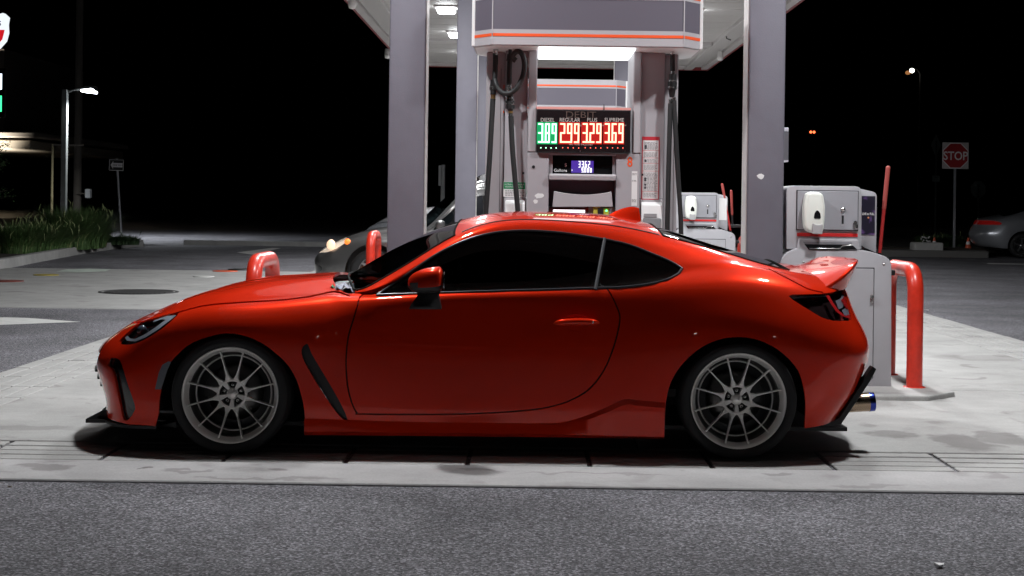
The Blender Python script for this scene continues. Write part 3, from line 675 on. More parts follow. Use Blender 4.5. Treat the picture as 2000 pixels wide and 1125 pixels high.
# ------------------------------------------------------------------ windshield service units with soap dispensers
UX, UY = 2.145, 10.85
def ul(px, py, Y=10.45):
    q = at(px, py, Y); return q.x - UX, q.z - .035
def rounded(poly, r, n=5):
    out = []; k = len(poly)
    for i in range(k):
        p0, p1, p2 = Vector(poly[i - 1]), Vector(poly[i]), Vector(poly[(i + 1) % k])
        a = (p0 - p1); b = (p2 - p1); rr = min(r[i] if isinstance(r, (list, tuple)) else r, a.length * .45, b.length * .45)
        a.normalize(); b.normalize(); A, Bq = p1 + a * rr, p1 + b * rr
        for j in range(n + 1):
            u = j / n; out.append(tuple(A * (1 - u) ** 2 + p1 * 2 * u * (1 - u) + Bq * u * u))
    return out
def service_unit(y, label, poster):
    t = empty('service_unit', (UX, y, .035), label, 'windshield service unit', 'grey windshield service units')
    fy = 10.45 - UY
    # lower cabinet with sloping shoulders
    c = rounded([ul(1524, 757), ul(1741, 757), ul(1741.5, 505), ul(1694, 489), ul(1552, 484), ul(1525, 502)], [.01, .01, .06, .05, .08, .06])
    MB().prism(c, fy, fy + .5, 'y', bev=.022, seg=3).build('cabinet', UNITG, t, autosmooth=35)
    d0, d1 = ul(1600, 752), ul(1706.5, 525)
    dr = MB().box(ul(1558, 0)[0], d1[0], fy - .006, fy + .004, d0[1] + .05, d1[1], bev=.003).build('cabinet_door', UNITG, t)
    MB().box(ul(1556.5, 0)[0], d1[0] + .005, fy - .002, fy + .0035, d1[1] + .001, d1[1] + .008).box(d1[0] + .0005, d1[0] + .0045, fy - .002, fy + .0035, d0[1] + .05, d1[1]).build('door_gap', BLACKP, t)
    h_ = ul(1702, 583); MB().box(h_[0] - .012, h_[0] + .012, fy - .022, fy - .007, h_[1] - .03, h_[1] + .03, bev=.006).cyl((h_[0], fy - .02, h_[1] + .015), (h_[0], fy - .034, h_[1] + .015), .011, n=12).build('latch', STEEL, t)
    for px in (1569, 1726):
        q = ul(px, 513 if px < 1600 else 516); MB().lathe([(.0, -.006), (.007, -.005), (.010, 0)], 12, 0, 'y', (q[0], fy, q[1])).build('bolt', STEEL, t)
    # upper towel box
    ub = rounded([ul(1538, 487), ul(1684, 487), ul(1685, 364), ul(1537.5, 362.5)], [.004, .004, .05, .05])
    MB().prism(ub, fy + .03, fy + .40, 'y', bev=.028, seg=3).build('towel_box', UNITG, t, autosmooth=35)
    e0, e1 = ul(1557.5, 448), ul(1677, 374)
    MB().box(e0[0] - .005, e1[0] + .005, fy + .022, fy + .031, e0[1] - .006, e1[1] + .005).build('door_gap', BLACKP, t)
    dd = MB().box(e0[0], e1[0], fy + .012, fy + .03, e0[1], e1[1], bev=.003).build('towel_door', UNITM, t)
    q = ul(1647, 409); MB().lathe([(0, -.016), (.011, -.014), (.016, -.006), (.019, 0)], 16, 0, 'y', (q[0], fy + .012, q[1])).build('knob', STEEL, dd)
    q = ul(1646.5, 429); MB().box(q[0] - .007, q[0] + .007, fy + .0095, fy + .013, q[1] - .03, q[1] + .03).build('slot', BLACKP, dd)
    MB().box(q[0] - .009, q[0] + .009, fy + .0105, fy + .0125, q[1] - .045, q[1] - .033).build('slot', UNITG, dd)
    q = ul(1670, 440); MB().cyl((q[0], fy + .012, q[1] + .02), (q[0], fy - .012, q[1] + .02), .012, n=14).box(q[0] - .005, q[0] + .016, fy - .012, fy + .002, q[1] - .022, q[1] + .012, bev=.003).cyl((q[0] + .012, fy + .012, q[1] - .012), (q[0] + .012, fy - .006, q[1] - .012), .010, n=12).build('lock', STEEL, dd)
    s0, s1 = ul(1558, 461.5), ul(1677, 457)
    MB().box(s0[0], s1[0], fy + .024, fy + .031, s0[1], s1[1] + .002, bev=.002).build('red_stripe', REDST, t)
    # squeegee / litter opening with raised rim
    o0, o1 = ul(1572, 488), ul(1676, 470)
    rim = MB().prism([ul(1556, 489), ul(1681, 489), ul(1676, 468), ul(1560, 466)], fy - .0, fy + .045, 'y', bev=.008).build('opening_rim', UNITG, t)
    MB().prism([ul(1579, 487.5), ul(1674, 487.5), ul(1664, 478), ul(1571, 477)], fy - .006, fy + .02, 'y').build('opening', BLACKG, rim)
    MB().prism([ul(1572, 477.5), ul(1664, 478.5), ul(1663, 473), ul(1568, 472)], fy - .003, fy + .02, 'y').build('flap', mat('flap_grey', (.22, .22, .24), .35), rim)
    MB().tube([(ul(1580, 485)[0], fy - .008, ul(1580, 485)[1]), (ul(1640, 485.5)[0], fy - .008, ul(1640, 485.5)[1]), (ul(1645, 480)[0], fy - .008, ul(1645, 480)[1]), (ul(1664, 479)[0], fy - .008, ul(1664, 479)[1])], .003, 6).build('wire_rim', STEEL, rim)
    # right wing, set back, with poster; wash bin behind the squeegee
    wg = rounded([ul(1685.5, 500), ul(1717, 500), ul(1718.5, 376), ul(1686, 368.5)], [.003, .003, .035, .01])
    MB().prism(wg, fy + .09, fy + .40, 'y', bev=.014, seg=2).build('side_wing', UNITG, t, autosmooth=35)
    p0, p1 = ul(1687.5, 458.5), ul(1715, 383)
    po = MB().box(p0[0], p1[0], fy + .084, fy + .0895, p0[1], p1[1]).build('poster', poster, t)
    if poster is POSTER:
        text('lettering', 'LIVE to FULL', .0225, ((p0[0] + p1[0]) / 2, fy + .083, ul(1700, 420)[1]), PAPER, po, sx=.72, bold=.0006)
        MB().lathe([(0, 0), (.006, 0), (.007, .001)], 12, 0, 'y', ((p0[0] + p1[0]) / 2, fy + .0828, ul(1700, 425.5)[1])).build('emblem', mat('emblem_orange', (.7, .28, .12), .5), po)
    bw = [ul(1685, 480), ul(1691, 484), ul(1736, 504), ul(1741, 508), ul(1741, 515), ul(1690, 497)]
    MB().prism(bw, fy + .02, fy + .30, 'y', bev=.004).build('wash_bin', BLACKG, t)
    # soap dispenser
    sh = []
    for px, py in ((1571, 377), (1566, 400), (1566, 425), (1568, 446), (1575, 453), (1592, 457), (1604, 453), (1607, 432), (1608, 405), (1604, 380), (1596, 375.5), (1582, 374.5)): sh.append(ul(px, py))
    sd = MB().prism(rounded(sh, .02, 3)[::-1], fy - .085, fy + .012, 'y', bev=.022, seg=3).build('soap_dispenser', SOAPW, t, autosmooth=50)
    win = rounded([ul(1584.5, 427), ul(1599, 427), ul(1597, 415), ul(1591.5, 409.5), ul(1586.5, 415)], .012, 3)
    MB().prism(win, fy - .089, fy - .08, 'y', bev=.002).build('soap_window', BLACKG, sd)
    lv = rounded([ul(1581, 456), ul(1601, 457), ul(1601.5, 437), ul(1596, 438.5), ul(1588, 438.5), ul(1582, 435.5)], .006, 2)
    MB().prism(lv, fy - .102, fy - .07, 'y', bev=.006).build('push_lever', mat('lever_grey', (.40, .39, .40), .4), sd)
    return t
def poster_mat():
    m = bpy.data.materials.new('poster_purple'); m.use_nodes = True; t = m.node_tree; b = t.nodes['Principled BSDF']
    tc = t.nodes.new('ShaderNodeTexCoord'); n = t.nodes.new('ShaderNodeTexNoise'); n.inputs['Scale'].default_value = 9; n.inputs['Detail'].default_value = 5; n.inputs['Distortion'].default_value = 1.5
    t.links.new(tc.outputs['Object'], n.inputs['Vector']); r = t.nodes.new('ShaderNodeValToRGB'); e = r.color_ramp.elements
    e[0].position = .50; e[0].color = (.018, .016, .03, 1); e[1].position = .72; e[1].color = (.24, .12, .38, 1); t.links.new(n.outputs['Fac'], r.inputs[0]); t.links.new(r.outputs[0], b.inputs['Base Color'])
    b.inputs['Roughness'].default_value = .3; return m
POSTER = poster_mat()
service_unit(UY, 'near grey windshield service unit behind the red spoiler with purple poster', POSTER)
service_unit(UY + PITCH, 'far grey windshield service unit between the pump and the right column', PAPER)
def squeegee(px0, py0, px1, py1, Y, label, group='red squeegee handles'):
    a, b = at(px0, py0, Y), at(px1, py1, Y + .0); t = empty('squeegee', b, label, 'squeegee', group)
    a = a - b; d = a.normalized()
    MB().cyl((0, 0, 0), a, .0125, n=12).build('handle', mat('handle_red', (.42, .03, .03), .35, var=.15, vscale=20), t)
    MB().cyl(a - d * .30, a, .0155, .0165, n=12).lathe([(.0165, 0), (.010, .01), (0, .012)], 12, 0, 'z', a).build('grip', mat('grip_red', (.36, .06, .05), .6), t)
    MB().cyl((0, 0, 0), -d * .12, .012, n=10).box(-.11, .11, -.02, .02, -.16, -.12, bev=.006).build('head', BLACKP, t)
squeegee(1734.5, 327, 1718, 494, 10.62, 'long red squeegee handle standing in the near service unit')
squeegee(1410.5, 360, 1426.5, 450, 10.55 + PITCH, 'red squeegee handle leaning left in the far service unit')
squeegee(1428, 373, 1430, 420, 10.9 + PITCH, 'short red squeegee handle at the back of the far service unit')

# items on the right column
q = at(1485.5, 344.5, 10.47); rr = random.Random(11)
o = MB().prism([(q.x + .026 * math.cos(i * PI / 9) * rr.uniform(.75, 1.1), q.z + .021 * math.sin(i * PI / 9) * rr.uniform(.7, 1.1)) for i in range(18)], 10.470, 10.4722, 'y').build('torn_sticker', PAPER); tag(o, 'torn white sticker scrap on the right grey column', 'sticker')
a, b = at(1523.5, 316, 10.5), at(1540.5, 249, 10.5)
t = empty('leaflet_holder', (a.x, 10.55, a.z), 'clear plastic leaflet holder on the side of the right column', 'leaflet holder')
w_, h_ = b.x - a.x, b.z - a.z
MB().box(0, w_, -.05, .10, 0, .012).box(0, w_, -.05, .10, h_ - .03, h_, bev=.004).build('cap', mat('holder_white', (.65, .65, .72), .3), t)
MB().box(w_ - .008, w_, -.05, .10, .012, h_ - .03).box(0, w_ - .008, -.05, -.045, .012, h_ - .03).build('clear_wall', mat('clear_plastic', (.16, .16, .18), .2, coat=.5), t)
MB().prism([(.0, .015), (w_ * .7, .015), (.015, .10), (0, .10)], -.03, -.025, 'y').build('leaflet', PAPER, t)
# ------------------------------------------------------------------ car bodies: smooth patch through a net of control points
def bmat():
    return np.array([[1, 4, 1, 0], [-3, 0, 3, 0], [3, -6, 3, 0], [-1, 3, -3, 1]]) / 6.0
def basis_matrix(n, samples, mirror0, mirror1):
    """Uniform cubic B-spline weights (rows: samples) over n points; end ghosts are mirrored or extrapolated."""
    Wm = np.zeros((len(samples), n, 2))          # last axis: [plain, mirrored sign]
    D = np.zeros((len(samples), n, 2)); M = bmat()
    for i, u in enumerate(samples):
        k = min(int(u), n - 2); f = u - k
        w = np.array([1, f, f * f, f ** 3]) @ M; d = np.array([0, 1, 2 * f, 3 * f * f]) @ M
        for j in range(4):
            idx = k - 1 + j
            for A, c in ((Wm, w[j]), (D, d[j])):
                if idx < 0:
                    if mirror0: A[i, 1, 1] += c
                    else: A[i, 0, 0] += 2 * c; A[i, 1, 0] -= c
                elif idx >= n:
                    if mirror1: A[i, n - 2, 1] += c
                    else: A[i, n - 1, 0] += 2 * c; A[i, n - 2, 0] -= c
                else: A[i, idx, 0] += c
    return Wm, D
MIR = np.array([1.0, -1.0, 1.0])
def apply_u(Wm, P):
    return np.einsum('si,ijc->sjc', Wm[:, :, 0], P) + np.einsum('si,ijc->sjc', Wm[:, :, 1], P * MIR)
def apply_v(Wm, P):
    return np.einsum('si,jic->jsc', Wm[:, :, 0], P) + np.einsum('si,jic->jsc', Wm[:, :, 1], P * MIR)
def fit(P, iters=4, damp=0.85):
    nu, nv = P.shape[:2]; bu, _ = basis_matrix(nu, list(range(nu - 1)) + [nu - 1], True, True); bv, _ = basis_matrix(nv, list(range(nv)), False, True)
    C = P.copy()
    for _ in range(iters): C = C + damp * (P - apply_v(bv, apply_u(bu, C)))
    C[0, :, 1] = 0; C[-1, :, 1] = 0; C[:, -1, 1] = 0
    return C
def surface(P, us, vs, iters=4):
    C = fit(P, iters); bu, du = basis_matrix(P.shape[0], us, True, True); bv, dv = basis_matrix(P.shape[1], vs, False, True)
    Q = apply_v(bv, apply_u(bu, C)); Tu = apply_v(bv, apply_u(du, C)); Tv = apply_v(dv, apply_u(bu, C))
    N = np.cross(Tv, Tu); ln = np.linalg.norm(N, axis=2, keepdims=True); N = N / np.maximum(ln, 1e-9)
    return Q, N            # columns: x, half width w (>=0), z ; normals point outward

def to_bm(Q, N, us, vs):
    """Near half as a bmesh: y = -w. Keeps u, v and the exact normal on the vertices."""
    bm = bmesh.new(); lu = bm.verts.layers.float.new('u'); lv = bm.verts.layers.float.new('v'); ln = bm.verts.layers.float_vector.new('nrm')
    V = []
    for i in range(Q.shape[0]):
        row = []
        for j in range(Q.shape[1]):
            x, w, z = Q[i, j]; v = bm.verts.new((x, -max(w, 0.0), z)); v[lu] = us[i]; v[lv] = vs[j]; n = N[i, j]; v[ln] = Vector((n[0], -n[1], n[2])); row.append(v)
        V.append(row)
    for i in range(Q.shape[0] - 1):
        for j in range(Q.shape[1] - 1):
            try: bm.faces.new((V[i][j], V[i + 1][j], V[i + 1][j + 1], V[i][j + 1]))
            except ValueError: pass
    return bm

def inside(poly, x, z):
    c = False; n = len(poly); j = n - 1
    for i in range(n):
        xi, zi = poly[i]; xj, zj = poly[j]
        if (zi > z) != (zj > z) and x < (xj - xi) * (z - zi) / (zj - zi) + xi: c = not c
        j = i
    return c
def smooth_poly(pts, n=4, closed=True):
    pts = [Vector(p) for p in pts]; k = len(pts); out = []
    for i in range(k if closed else k - 1):
        p0 = pts[i - 1] if (closed or i > 0) else pts[0]; p1 = pts[i]; p2 = pts[(i + 1) % k]; p3 = pts[(i + 2) % k] if (closed or i + 2 < k) else pts[-1]
        for q in range(n):
            u = q / n; out.append(tuple(.5 * ((2 * p1) + (p2 - p0) * u + (2 * p0 - 5 * p1 + 4 * p2 - p3) * u * u + (3 * p1 - p0 - 3 * p2 + p3) * u ** 3)))
    if not closed: out.append(tuple(pts[-1]))
    return out
def buffer_line(pts, w, closed=False):
    """Strip polygon(s) of width w round a polyline, one quad per segment."""
    P = [Vector(p) for p in pts]; n = len(P); L = []; Rr = []
    for i in range(n):
        a = P[i - 1] if (closed or i > 0) else P[i]; b = P[(i + 1) % n] if (closed or i < n - 1) else P[i]
        t = (b - a); t = t.normalized() if t.length > 1e-9 else Vector((1, 0)); nn = Vector((-t.y, t.x)) * (w / 2); L.append(tuple(P[i] + nn)); Rr.append(tuple(P[i] - nn))
    return [[L[i], L[(i + 1) % n], Rr[(i + 1) % n], Rr[i]] for i in range(n if closed else n - 1)], L, Rr

class Cutter:
    def __init__(s, bm): s.bm = bm; s.a, s.b = 0, 2
    def axes(s, k): s.a, s.b = {'xz': (0, 2), 'yz': (1, 2), 'xy': (0, 1)}[k]
    def cut(s, pts, closed=True, filt=None):
        bm = s.bm; a, b = s.a, s.b; n = len(pts)
        X0 = min(p[0] for p in pts) - .02; X1 = max(p[0] for p in pts) + .02; Z0 = min(p[1] for p in pts) - .02; Z1 = max(p[1] for p in pts) + .02
        near = []
        for f in bm.faces:
            c = f.verts[0].co
            if X0 - .03 < c[a] < X1 + .03 and Z0 - .03 < c[b] < Z1 + .03 and (filt is None or filt(f)): near.append(f)
        for i in range(n if closed else n - 1):
            p, q = pts[i], pts[(i + 1) % n]; d = (q[0] - p[0], q[1] - p[1]); ll = math.hypot(*d)
            if ll < 1e-7: continue
            x0, x1 = min(p[0], q[0]) - 1e-4, max(p[0], q[0]) + 1e-4; z0, z1 = min(p[1], q[1]) - 1e-4, max(p[1], q[1]) + 1e-4
            sel = []
            for f in near:
                vs = f.verts
                if max(v.co[a] for v in vs) < x0 or min(v.co[a] for v in vs) > x1 or max(v.co[b] for v in vs) < z0 or min(v.co[b] for v in vs) > z1: continue
                sel.append(f)
            if not sel: continue
            co = [0, 0, 0]; co[a] = p[0]; co[b] = p[1]; no = [0, 0, 0]; no[a] = -d[1] / ll; no[b] = d[0] / ll
            geom = set(sel)
            for f in sel: geom.update(f.edges); geom.update(f.verts)
            old = set(near)
            r = bmesh.ops.bisect_plane(bm, geom=list(geom), dist=2e-5, plane_co=co, plane_no=no)
            for g in r['geom']:
                if isinstance(g, bmesh.types.BMFace) and g not in old: near.append(g)
            near = [f for f in near if f.is_valid]
    def faces_in(s, poly, filt=None):
        a, b = s.a, s.b; X0 = min(p[0] for p in poly); X1 = max(p[0] for p in poly); Z0 = min(p[1] for p in poly); Z1 = max(p[1] for p in poly); out = []
        for f in s.bm.faces:
            c = f.calc_center_median()
            if X0 <= c[a] <= X1 and Z0 <= c[b] <= Z1 and inside(poly, c[a], c[b]) and (filt is None or filt(f)): out.append(f)
        return out
    def remove(s, faces): bmesh.ops.delete(s.bm, geom=faces, context='FACES')

def part_from_faces(bm, faces, name, m, parent, mirror=None, rim=0.012, offset=0.0, weld=True):
    """Turn some faces into an object of their own, with an inward rim so that the panel edge has depth.
    mirror: None near side only, 'join' both halves in one mesh, 'far' mirrored only."""
    ln = bm.verts.layers.float_vector['nrm']
    idx = {}; vs = []; ns = []; fs = []
    for f in faces:
        q = []
        for v in f.verts:
            if v not in idx: idx[v] = len(vs); n = v[ln].normalized() if v[ln].length > 0 else Vector((0, 0, 1)); vs.append(v.co + n * offset); ns.append(n)
            q.append(idx[v])
        fs.append(q)
    if rim > 0:
        cnt = {}
        for f in fs:
            for i in range(len(f)):
                e = (f[i], f[(i + 1) % len(f)]); k = (min(e), max(e)); cnt.setdefault(k, []).append(e)
        rimv = {}; rf = []
        def rv(i):
            if i not in rimv: rimv[i] = (len(vs), len(vs) + 1); n = ns[i]; vs.append(vs[i].copy()); ns.append(None); vs.append(vs[i] - n * rim); ns.append(None)
            return rimv[i]
        for k, es in cnt.items():
            if len(es) == 1:
                a, b = es[0]
                if mirror == 'join' and abs(vs[a].y) < 1e-4 and abs(vs[b].y) < 1e-4: continue
                A, Bq = rv(a), rv(b); rf.append([Bq[0], A[0], A[1], Bq[1]])
        nsurf = len(fs); fs += rf
    else: nsurf = len(fs)
    if mirror in ('join', 'far'):
        k = len(vs); mv = [Vector((v.x, -v.y, v.z)) for v in vs]; mn = [None if n is None else Vector((n.x, -n.y, n.z)) for n in ns]; mf = [[i + k for i in f[::-1]] for f in fs]
        if mirror == 'far': vs, ns, fs = mv, mn, [f[::-1] for f in fs]
        else: vs += mv; ns += mn; fs += mf
    me = bpy.data.meshes.new(name); me.from_pydata([tuple(v) for v in vs], [], fs)
    for q in (m if isinstance(m, (list, tuple)) else [m]): me.materials.append(q)
    me.polygons.foreach_set('use_smooth', [True] * len(me.polygons)); me.update()
    # exact normals on the skin, face normals on the rim
    vn = [n if n is not None else Vector((0, 0, 0)) for n in ns]
    try: me.normals_split_custom_set_from_vertices([tuple(n) for n in vn])
    except Exception as e: print('normals', e)
    o = link_mesh(name, me, parent)
    if weld and mirror == 'join':
        pass
    return o
def mirror_obj(o, name=None, parent=None):
    """Far-side copy of a part (mesh mirrored in y)."""
    me = o.data.copy(); me.transform(Matrix.Diagonal((1, -1, 1, 1)))
    me.flip_normals()
    n = link_mesh(name or o.name.split('.')[0], me, parent or o.parent); n.matrix_local = Matrix.Diagonal((1, 1, 1, 1)) @ o.matrix_local; n.location.y = -o.location.y
    return n

# ------------------------------------------------------------------ wheels
ALLOY = mat('alloy_wheel', (0.95, 0.93, 0.89), 0.32, metal=0.38)
BARREL = mat('wheel_barrel', (0.16, 0.155, 0.15), 0.3, metal=0.9)  # darker than the alloy: shade of barrel and hub recess in the colour
DISC = mat('brake_disc', (0.16, 0.155, 0.15), 0.35, metal=1.0)
TYRE = mat('tyre_rubber', (0.014, 0.014, 0.015), 0.72, bump=.1, bscale=50)
def wheel(parent, x, yface, side, R=0.303, rim=0.246, width=0.225, spokes=12, detail=True, alloy=None, zc=None, roll=0.0):
    """side -1: face looks to -y. Built face to -y, then mirrored for the far side."""
    al = alloy or ALLOY; zc = R if zc is None else zc
    w = link_mesh('wheel', MB().lathe([(rim * .955, .012), (rim * .985, .000), (rim * 1.0, .004), (rim * 1.0, .012), (rim * .97, .02)], 64).lathe([(rim * .955, .012), (rim * .93, .020), (rim * .915, .034), (rim * .885, .042), (rim * .88, .048)], 64).lathe(
        [(rim * .88, .048), (rim * .875, .085), (rim * .865, .10), (rim * .80, .112)], 64, 1).lathe([(rim * .80, .112), (rim * .79, .108), (rim * .775, .108), (rim * .765, .113)], 64).lathe([(rim * .765, .113), (rim * .758, .128), (rim * .765, .136), (rim * .80, .15), (rim * .86, .20), (rim * .97, width)], 64, 1).mesh('wheel', [al, BARREL]), parent)
    w.location = (x, yface, zc); w.rotation_euler = (0, roll, 0)
    if side > 0: w.rotation_euler = (0, roll, PI)
    sh = width
    ty = [(rim * .985, .008), (rim * 1.02, -.006), (rim + (R - rim) * .35, -.013), (rim + (R - rim) * .62, -.012), (rim + (R - rim) * .82, -.002), (R - .006, .012), (R - .001, .028), (R, .045)]
    ty2 = [(r, sh - y) for r, y in ty[::-1]]
    tm = MB().lathe(ty + ty2, 72)
    tm.lathe([(rim + (R - rim) * .70, -.0135), (rim + (R - rim) * .74, -.0135)], 72)
    tm.build('tyre', TYRE, w)
    if detail:
        hub_r = rim * .315
        hb = MB().lathe([(hub_r * 1.02, .062), (hub_r * .97, .050), (hub_r * .86, .052), (hub_r * .82, .060)], 40).lathe([(hub_r * .82, .060), (hub_r * .76, .082), (hub_r * .40, .084)], 40, 1).lathe([(hub_r * .40, .084), (hub_r * .36, .060), (0, .060)], 40)
        for k in range(5):
            a = 2 * PI * (k + .5) / 5; c_, s_ = math.cos(a + PI / 2), math.sin(a + PI / 2); r0, r1 = hub_r * .36, hub_r * .86; e_ = Vector((-s_, 0, c_))
            q0, q1 = Vector((c_ * r0, .058, s_ * r0)), Vector((c_ * r1, .054, s_ * r1)); dn = Vector((0, .03, 0))
            hb.add([q0 - e_ * .006, q0 + e_ * .006, q1 + e_ * .014, q1 - e_ * .014, q0 - e_ * .008 + dn, q0 + e_ * .008 + dn, q1 + e_ * .018 + dn, q1 - e_ * .018 + dn], [(0, 1, 2, 3), (0, 4, 5, 1), (1, 5, 6, 2), (2, 6, 7, 3), (3, 7, 4, 0)])
        hb.lathe([(hub_r * 1.02, .062), (hub_r * 1.02, .11)], 40, 1).build('hub', [al, BARREL], w)
        me = None
        for k in range(spokes):
            a = 2 * PI * (k + .5) / spokes
            if me is None:
                st = [(hub_r * .90, .020, .052), (hub_r * 1.06, .0140, .049), (hub_r * 1.30, .0072, .047), (rim * .52, .0046, .042), (rim * .68, .0038, .034), (rim * .82, .0036, .026), (rim * .90, .0038, .024), (rim * .918, .0052, .026)]
                vs = []; fs = []
                for r, hw, y in st: vs += [(-hw, y + .005, r), (-hw * .62, y, r), (hw * .62, y, r), (hw, y + .005, r), (hw * .9, y + .030, r), (-hw * .9, y + .030, r)]
                for i in range(len(st) - 1):
                    for j in range(6): fs.append((i * 6 + j, i * 6 + (j + 1) % 6, i * 6 + 6 + (j + 1) % 6, i * 6 + 6 + j))
                fs += [tuple(range(6)), tuple(range(len(vs) - 6, len(vs)))]
                o = MB().add(vs, fs, 0, False).build('spoke', al, w); me = o.data
            else: o = link_mesh('spoke', me, w)
            o.rotation_euler = (0, a, 0)
        bm_ = None
        for k in range(spokes):
            a = 2 * PI * (k + .5) / spokes
            nb = MB().cyl((0, .020, rim * .905), (0, .03, rim * .905), .0055, n=8)
            if bm_ is None: o = nb.build('spoke_tip', al, w); bm_ = o.data
            else: o = link_mesh('spoke_tip', bm_, w)
            o.rotation_euler = (0, a, 0)
        for k in range(5):
            a = 2 * PI * k / 5
            c, s_ = math.cos(a + PI / 2) * hub_r * .58, math.sin(a + PI / 2) * hub_r * .58
            MB().lathe([(.0175, .080), (.0165, .0765), (.0135, .077), (.0125, .095), (.0, .095)], 16, 0, 'y', (c, 0, s_)).build('lug_pocket', BLACKG, w)
            MB().lathe([(0, .068), (.006, .069), (.0085, .073), (.0085, .09)], 10, 0, 'y', (c, 0, s_)).build('lug_nut', CHROME, w)
        MB().lathe([(0, .052), (hub_r * .30, .053), (hub_r * .335, .058), (hub_r * .335, .064)], 24).build('centre_cap', ALLOY, w)
        v_ = MB()
        for a in (.62, .96): v_.box(-.012, .012, .03, .042, rim * .865 - .004, rim * .865 + .004, bev=.002).xf(Matrix.Identity(4))
        bd = MB().lathe([(.055, .150), (.145, .150), (.146, .155), (.146, .172), (.055, .172)], 48).build('brake_disc', DISC, w)
        cal = MB().lathe([(.094, .128), (.150, .128), (.156, .14), (.156, .18), (.094, .18)], 16, a0=-.42, a1=.42).build('brake_caliper', mat('caliper_grey', (.10, .10, .10), .4, metal=.6), w)
        cal.rotation_euler = (0, -.25 if x > 1 else PI + .25, 0)
        MB().lathe([(0, .19), (rim * .80, .19)], 32).build('wheel_back', BLACKP, w)
    else:
        hb = MB().lathe([(0, .03), (rim * .22, .03), (rim * .26, .05), (rim * .26, .1)], 24)
        for k in range(spokes):
            a = 2 * PI * k / spokes; tb = MB()
            vs = [(-.022, .035, .03), (.022, .035, .03), (.022, .06, .03), (-.022, .06, .03), (-.016, .022, rim * .93), (.016, .022, rim * .93), (.016, .05, rim * .93), (-.016, .05, rim * .93)]
            sp = MB().add(vs, [(0, 1, 5, 4), (1, 2, 6, 5), (2, 3, 7, 6), (3, 0, 4, 7), (4, 5, 6, 7)]).build('spoke', al, w); sp.rotation_euler = (0, a, 0)
        hb.build('hub', al, w); MB().lathe([(0, .12), (rim * .9, .12)], 24).build('wheel_back', BLACKP, w)
    return w

# ------------------------------------------------------------------ the red coupe
RED = mat('red_car_paint', (0.64, 0.023, 0.0045), 0.32, metal=0.25, coat=1.0, coat_rough=0.012, coat_ior=1.38, spec=0.0)
GLASS = glass_mat('tinted_glass', (0.010, 0.011, 0.012), 1.33); WGLASS = glass_mat('windshield_glass', (0.085, 0.10, 0.105)); RGLASS = glass_mat('rear_glass', (0.05, 0.052, 0.056))
LENSC = glass_mat('lamp_cover', (0.88, 0.9, 0.92)); LENSR = glass_mat('lamp_cover_red', (0.35, 0.02, 0.02))
SEAL = mat('glass_seal', (.006, .006, .006), .9, spec=.1)
TH = math.radians(.9); OX, OY = -1.5 - .87 * math.sin(TH), 7.5 + .87 * math.cos(TH)
def cpx(px, py, w):
    """Photo pixel of a point on the car at half width w -> car coordinates (x, z)."""
    a, b = ray(px, py); c, s = math.cos(TH), math.sin(TH)
    x = (a * (OY - w * c) - OX - w * s) / (c - a * s); Y = OY + x * s - w * c
    return x, H - b * Y
def cpl(l, w): return [cpx(a, b, w) for a, b in l]

